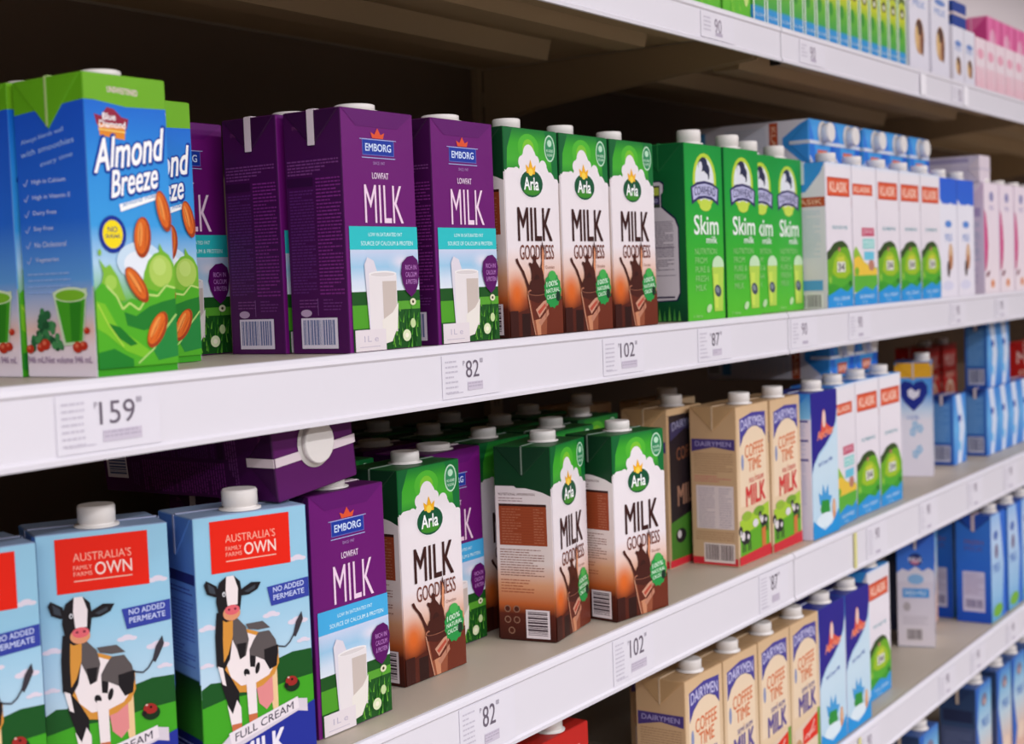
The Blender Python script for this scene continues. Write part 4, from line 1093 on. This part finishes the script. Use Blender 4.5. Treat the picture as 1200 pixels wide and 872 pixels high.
kind('pinkpack', 'small_pink_striped_carton', 58, 44, 92, [(0, dict(F=(244, 222, 230), L=(236, 200, 214))), (92, dict(F=(238, 205, 214), L=(230, 150, 175)))], (240, 225, 232), dict(F=pinkpack), cap=None, seamc=(225, 205, 215), seam_t=2)
def mag(a):
    W = a.W; H = a.H
    a.ramp([(0, (236, 120, 175)), (H, (226, 90, 150))]); a.ell(W * .4, H * .25, W * .22, H * .12, (245, 190, 214)); a.rect(W * .45, 0, W * .52, H, (200, 50, 120))
    a.text('MILK', W * .15, H * .5, W * .85, H * .62, (250, 215, 230), .03)
kind('magenta', 'magenta_milk_carton', 93, 62, 176, [(0, dict(F=(236, 120, 175), L=(214, 70, 140))), (176, dict(F=(226, 90, 150), L=(214, 70, 140)))], (232, 110, 165), dict(F=mag), cap=None, seamc=(240, 190, 214), seam_t=2)

def soft(a):
    a.ramp([(0, (214, 204, 222)), (a.H, (222, 210, 224))]); a.rect(4, 20, 12, a.H - 6, (170, 160, 196)); a.greek(18, 20, a.W - 4, a.H - 20, (190, 180, 208), 4, 1.6, 17)
kind('soft', 'lilac_milk_carton', 62, 48, 165, [(0, dict(F=(222, 208, 224))), (165, dict(F=(222, 210, 224)))], (226, 212, 222), dict(F=soft, L=soft, R=soft, B=soft), cap=None, seamc=(200, 190, 210), seam_t=2)

# ================================================================ placing
Z1, Z2, Z3, Z4, Z5 = 0.3065, -0.053, -0.362, -0.6545, -0.9445
# ---- second shelf
G = 'almond drink cartons'
place('almond', .635, .012, Z2, 0, 'green and blue almond drink carton standing foremost at the left of the second shelf', G, 'drink carton')
place('almond', .632, .086, Z2, 0, 'almond drink carton directly behind the foremost one, only its side at the picture\'s left edge', G, 'drink carton')
place('almond', .730, .088, Z2, 0, 'almond drink carton set back on the right of the foremost one, half hidden by it', G, 'drink carton')
G = 'purple milk cartons on the second shelf'
place('purple', .815, .162, Z2, 0, 'recessed purple milk carton right of the almond cartons, only its right half showing', G)
place('purple', .888, .080, Z2, 0, 'purple milk carton with its barcode side showing, behind the foremost purple one', G)
place('purple', .890, .012, Z2, 0, 'foremost purple milk carton of the second shelf, barcode side and turquoise band both showing', G)
place('purple', 1.008, .012, Z2, 0, 'purple milk carton next to the chocolate milk on the second shelf', G)
place('purple', .998, .080, Z2, 0, 'purple milk carton hidden behind the one beside the chocolate milk, only its cap above', G)
G = 'chocolate milk cartons on the second shelf'
for x, t in ((1.118, 'leftmost, beside the purple carton'), (1.215, 'middle one of the three'), (1.313, 'rightmost, beside the green skim milk')):
    place('choc', x, .012, Z2, 0, 'chocolate milk carton on the second shelf, ' + t, G)
G = 'green skim milk cartons'
place('skim', 1.480, .012, Z2, 0, 'bright green skim milk carton with white bottle printed side fully showing', G)
place('skim', 1.578, .010, Z2, 0, 'second green skim milk carton from the left', G)
place('skim', 1.676, .030, Z2, 0, 'recessed green skim milk carton, third from the left, partly covered', G)
place('skim', 1.775, .036, Z2, 0, 'rightmost green skim milk carton, beside the white cartons with green hills', G)
G = 'white green hill cartons on the second shelf'
for k, (kd, x, t) in enumerate((('hill', 1.872, 'leftmost, beside the green skim milk'), ('hill_yellow', 1.970, 'second from left, with pink and turquoise patches'), ('hill_plain', 2.068, 'third from the left'), ('hill_plain', 2.166, 'fourth from the left'), ('hill_plain', 2.264, 'rightmost, beside the blue topped cartons'))):
    place(kd, x, .002, Z2, 0, 'white green hill carton on the second shelf, ' + t, G)
G = 'cartons lying on the white green hill cartons'
for x, t in ((1.925, 'leftmost, its long white side showing'), (2.021, 'second from the left'), (2.135, 'third from the left'), (2.231, 'fourth from the left'), (2.345, 'rightmost')):
    place('hill_plain', x, .045, Z2 + .2005, 0, 'lying milk carton, blue end forward, ' + t, G, lie=2)
G = 'blue topped milk cartons'
place('bluetop', 2.362, .004, Z2, 0, 'white milk carton with royal blue top on the second shelf, left one of the pair', G)
place('bluetop', 2.458, .004, Z2, 0, 'white carton with royal blue top on the second shelf, beside the pink cartons', G)
G = 'pink swirl milk cartons'
for k, t in enumerate(('leftmost, its lilac side showing', 'second from the left', 'third from the left', 'fourth, at the picture\'s right edge', 'fifth, cut by the right edge')):
    place('pink', 2.612 + k * .098, .004, Z2, 0, 'white milk carton with magenta swirl on the second shelf, ' + t, G)
place('soft', 2.62, .012, Z2 + .1985, 0, 'pale lilac carton lying on top of the pink swirl cartons', None, lie=1)
# ---- third shelf
G = 'full cream cow cartons'
place('cow', .536, .101, Z3, -18, 'pale blue cow milk carton cut off by the picture\'s left edge', G)
place('cow', .6385, .092, Z3, -28, 'pale blue cow milk carton with red label, the middle one at the lower left', G)
place('cow', .737, .040, Z3, -20, 'pale blue cow milk carton with red label, next to the purple carton', G)
G = 'purple milk cartons on the third shelf'
e5 = place('purple_sky', .853, .031, Z3, 0, 'purple milk carton with sky blue band at the shelf edge beside the cow cartons', G)
place('purple_sky', 1.101, .106, Z3, 0, 'recessed purple milk carton between two chocolate milk cartons on the third shelf', G)
place('purple_sky', .813, .024, Z3 + .1985, 0, 'purple milk carton lying tilted on the upright ones, pale seam and cap forward', None, lie=2, roll=6)
place('purple_sky', .872, .150, Z3, 0, 'dim purple milk carton standing in the gap behind the shelf edge one', G)
G = 'chocolate milk cartons on the third shelf'
place('choc', 1.005, .063, Z3, 0, 'chocolate milk carton on the third shelf left of the recessed purple one', G)
place('choc', 1.201, .026, Z3, 10, 'chocolate milk carton turned to show its brown nutrition table side', G)
place('choc', 1.301, .014, Z3, -7, 'chocolate milk carton foremost on the third shelf, farthest right of its kind', G)
place('choc', .985, .150, Z3, 0, 'chocolate milk carton in the dark right behind the leftmost one of the third shelf', G)
place('choc', 1.205, .115, Z3, 0, 'chocolate milk carton in the dark behind the turned one', G)
place('choc', 1.315, .100, Z3, 0, 'chocolate milk carton in the dark behind the foremost one', G)
G = 'cartons in the dark back rows of the third shelf'
for k, (kd, x, y) in enumerate((('purple_sky', 1.11, .190), ('choc', 1.0, .245), ('purple_sky', 1.13, .270), ('choc', 1.22, .20), ('choc', 1.23, .28), ('choc', 1.33, .18), ('choc', 1.34, .26), ('choc', 1.44, .14), ('choc', 1.45, .22))):
    place(kd, x, y, Z3, 0, 'milk carton in the dark back rows of the third shelf, only its dim cap showing', G)
G = 'beige farm milk cartons on the third shelf'
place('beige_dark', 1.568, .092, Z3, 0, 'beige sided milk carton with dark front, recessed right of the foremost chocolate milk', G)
place('beige_red', 1.614, .021, Z3, 0, 'beige milk carton with red lettering on the third shelf, left one with barcode side', G)
place('beige_red', 1.711, .019, Z3, 0, 'beige milk carton with red lettering on the third shelf, beside the blue wave carton', G)
place('beige_red', 1.665, .150, Z3, 0, 'beige milk carton in the back, behind the front beige pair', G)
place('beige_red', 1.56, .22, Z3, 0, 'beige milk carton farthest back on the third shelf', G)
place('wave', 1.815, .007, Z3, 0, 'pale blue milk carton with dark blue wave top on the third shelf', 'blue wave cartons')
G = 'white green hill cartons on the third shelf'
place('hill_yellow', 1.912, .012, Z3, 4, 'white carton with pink patches on the third shelf, beside the blue wave carton', G)
place('hill_plain', 2.012, .020, Z3, 0, 'white green hill carton on the third shelf, middle one', G)
place('hill_plain', 2.110, .020, Z3, 0, 'white green hill carton on the third shelf, right one before the heart carton', G)
G = 'cartons lying on the third shelf hill cartons'
place('hill_plain', 2.02, .060, Z3 + .2005, 0, 'blue ended carton lying on the third shelf hill cartons, left one', G, lie=2)
place('hill_plain', 2.12, .060, Z3 + .2005, 0, 'blue ended carton lying on the third shelf hill cartons, right one', G, lie=2)
place('heart', 2.455, .052, Z3, 17, 'milk carton with yellow top band and dark blue heart facing left', None)
place('heart', 2.36, .125, Z3, 17, 'blue sided carton half hidden left of the heart carton', None)
G = 'small blue cartons'
xs = [(2.602, .062), (2.75, .045), (2.826, .045), (2.902, .045), (2.978, .045)]
for k, (x, y) in enumerate(xs):
    place('small', x, y, Z3, 0, 'small pale blue carton, lower layer at far right, %s' % ('leftmost with barcode side', 'second from the left with barcode side', 'third from the left', 'fourth from the left', 'rightmost')[k], G, 'drink carton')
for k, (x, y) in enumerate(((2.77, .048), (2.846, .048), (2.60, .12))[:2]):
    place('small', x, y, Z3 + .1272, 0, 'small pale blue carton stacked in the upper layer, %s' % ('left one with barcode side', 'right one')[k], G, 'drink carton')
G = 'red cartons on the third shelf'
place('red', 3.08, .03, Z3, 0, 'red milk carton on the third shelf at the right edge, front one', G)
place('red', 3.18, .03, Z3, 0, 'red milk carton on the third shelf cut by the right edge', G)
place('red', 2.87, .20, Z3, 0, 'red milk carton standing in the dark behind the small blue cartons, left one', G)
place('red', 2.98, .20, Z3, 0, 'red milk carton standing in the dark behind the small blue cartons, right one', G)
# ---- fourth shelf
place('red', 1.168, .030, Z4, 0, 'red milk carton on the fourth shelf, just its top at the bottom of the picture', None)
G = 'beige farm milk cartons on the fourth shelf'
for k, x in enumerate((1.428, 1.526, 1.624, 1.721)):
    place('beige_purple', x, .004, Z4, 0, 'beige milk carton with purple lettering on the fourth shelf, %s' % ('leftmost with its side showing', 'second from the left', 'third from the left', 'rightmost beside the blue wave cartons')[k], G)
for k, x in enumerate((1.536, 1.634, 1.731)):
    place('beige_purple', x, .074, Z4, 0, 'beige milk carton of the fourth shelf\'s second row, behind the %s one' % ('second', 'third', 'rightmost')[k], G)
G = 'blue wave cartons'
place('wave', 1.818, .004, Z4, 0, 'pale blue milk carton with dark blue wave top on the fourth shelf, left one', G)
place('wave', 1.914, .004, Z4, 0, 'pale blue milk carton with dark blue wave top on the fourth shelf, right one', G)
place('wave', 1.83, .078, Z4, 0, 'dark topped blue wave carton behind the left one on the fourth shelf', G)
G = 'white green hill cartons on the fourth shelf'
place('hill', 2.07, .030, Z4, 0, 'white green hill carton on the fourth shelf, behind the right blue wave carton', G)
place('hill', 2.10, .105, Z4, 0, 'white green hill carton on the fourth shelf\'s second row', G)
place('bluewhite', 2.43, .046, Z4, 17, 'blue topped white milk carton with barcode facing left on the fourth shelf', None)
place('peach', 2.52, .10, Z4, 0, 'dim blue and grey carton behind the one facing left', None)
G = 'royal blue cartons'
for k, x in enumerate((2.635, 2.745, 2.843, 2.94)):
    place('royal', x, .008, Z4, 0, 'royal blue milk carton with green foot on the fourth shelf, %s' % ('leftmost with pale panel side', 'second from the left', 'third from the left', 'cut by the right edge')[k], G)
for k, x in enumerate((2.65, 2.75, 2.85)):
    place('royal', x, .082, Z4, 0, 'royal blue carton in the second row of the fourth shelf, %s' % ('left', 'middle', 'right')[k], G)
place('red', 3.06, .03, Z4, 0, 'red milk carton on the fourth shelf at the picture\'s right edge', None)
# ---- fifth shelf
G = 'blue and peach cartons on the fifth shelf'
for k, (x, t) in enumerate(((2.22, 'leftmost, at the bottom of the picture'), (2.52, 'second, its dark side showing'), (2.65, 'third from the left'), (2.75, 'fourth from the left'), (2.85, 'fifth from the left'), (2.95, 'rightmost'))):
    place('peach', x, .006, Z5, 0, 'blue and peach milk carton on the fifth shelf, ' + t, G)
# ---- topmost shelf
G = 'green grass cartons'
for k, x in enumerate((1.42, 1.500, 1.583)):
    place('grass', x, .008, Z1, 0, 'bright green grass printed carton on the topmost shelf, %s' % ('leftmost', 'middle', 'right one beside the slim cartons')[k], G)
G = 'slim cartons on the topmost shelf'
WH = ('first', 'second', 'third', 'fourth', 'fifth', 'sixth', 'seventh', 'eighth', 'ninth', 'tenth', 'eleventh', 'twelfth', 'thirteenth', 'fourteenth')
for k in range(14):
    place('slim', 1.668 + k * .0403, .008, Z1, 0, 'slim white, green and blue carton on the topmost shelf, %s from the left' % WH[k], G)
G = 'white coffee cartons on the topmost shelf'
place('latte', 2.245, .008, Z1, 0, 'tall white carton with brown coffee print on the topmost shelf, left one', G)
place('latte', 2.350, .008, Z1, 0, 'tall white carton with brown coffee print on the topmost shelf, right one', G)
G = 'small coffee cartons'
place('latte_small', 2.462, .008, Z1, 0, 'small white coffee carton on the topmost shelf, left one', G, 'drink carton')
place('latte_small', 2.526, .008, Z1, 0, 'small white coffee carton on the topmost shelf, right one', G, 'drink carton')
G = 'small pink striped cartons'
for k in range(6):
    place('pinkpack', 2.592 + k * .062, .008, Z1, 0, 'small pink striped carton on the topmost shelf, %s from the left' % WH[k], G, 'drink carton')
G = 'magenta cartons'
for k, x in enumerate((2.90, 3.00, 3.10, 3.20)):
    place('magenta', x, .075, Z1, 0, 'magenta milk carton behind the small pink cartons, %s' % ('leftmost', 'second', 'third', 'rightmost')[k], G)
place('small', 2.48, .012, Z1 + .0975, 0, 'small blue carton lying on top of the small coffee cartons', None, 'drink carton', lie=1)

# prototypes never placed would be strays
for k in list(PROTOS):
    if not USED.get(k):
        for ch in list(PROTOS[k].children):
            for g in list(ch.children): bpy.data.objects.remove(g)
            bpy.data.objects.remove(ch)
        bpy.data.objects.remove(PROTOS[k])
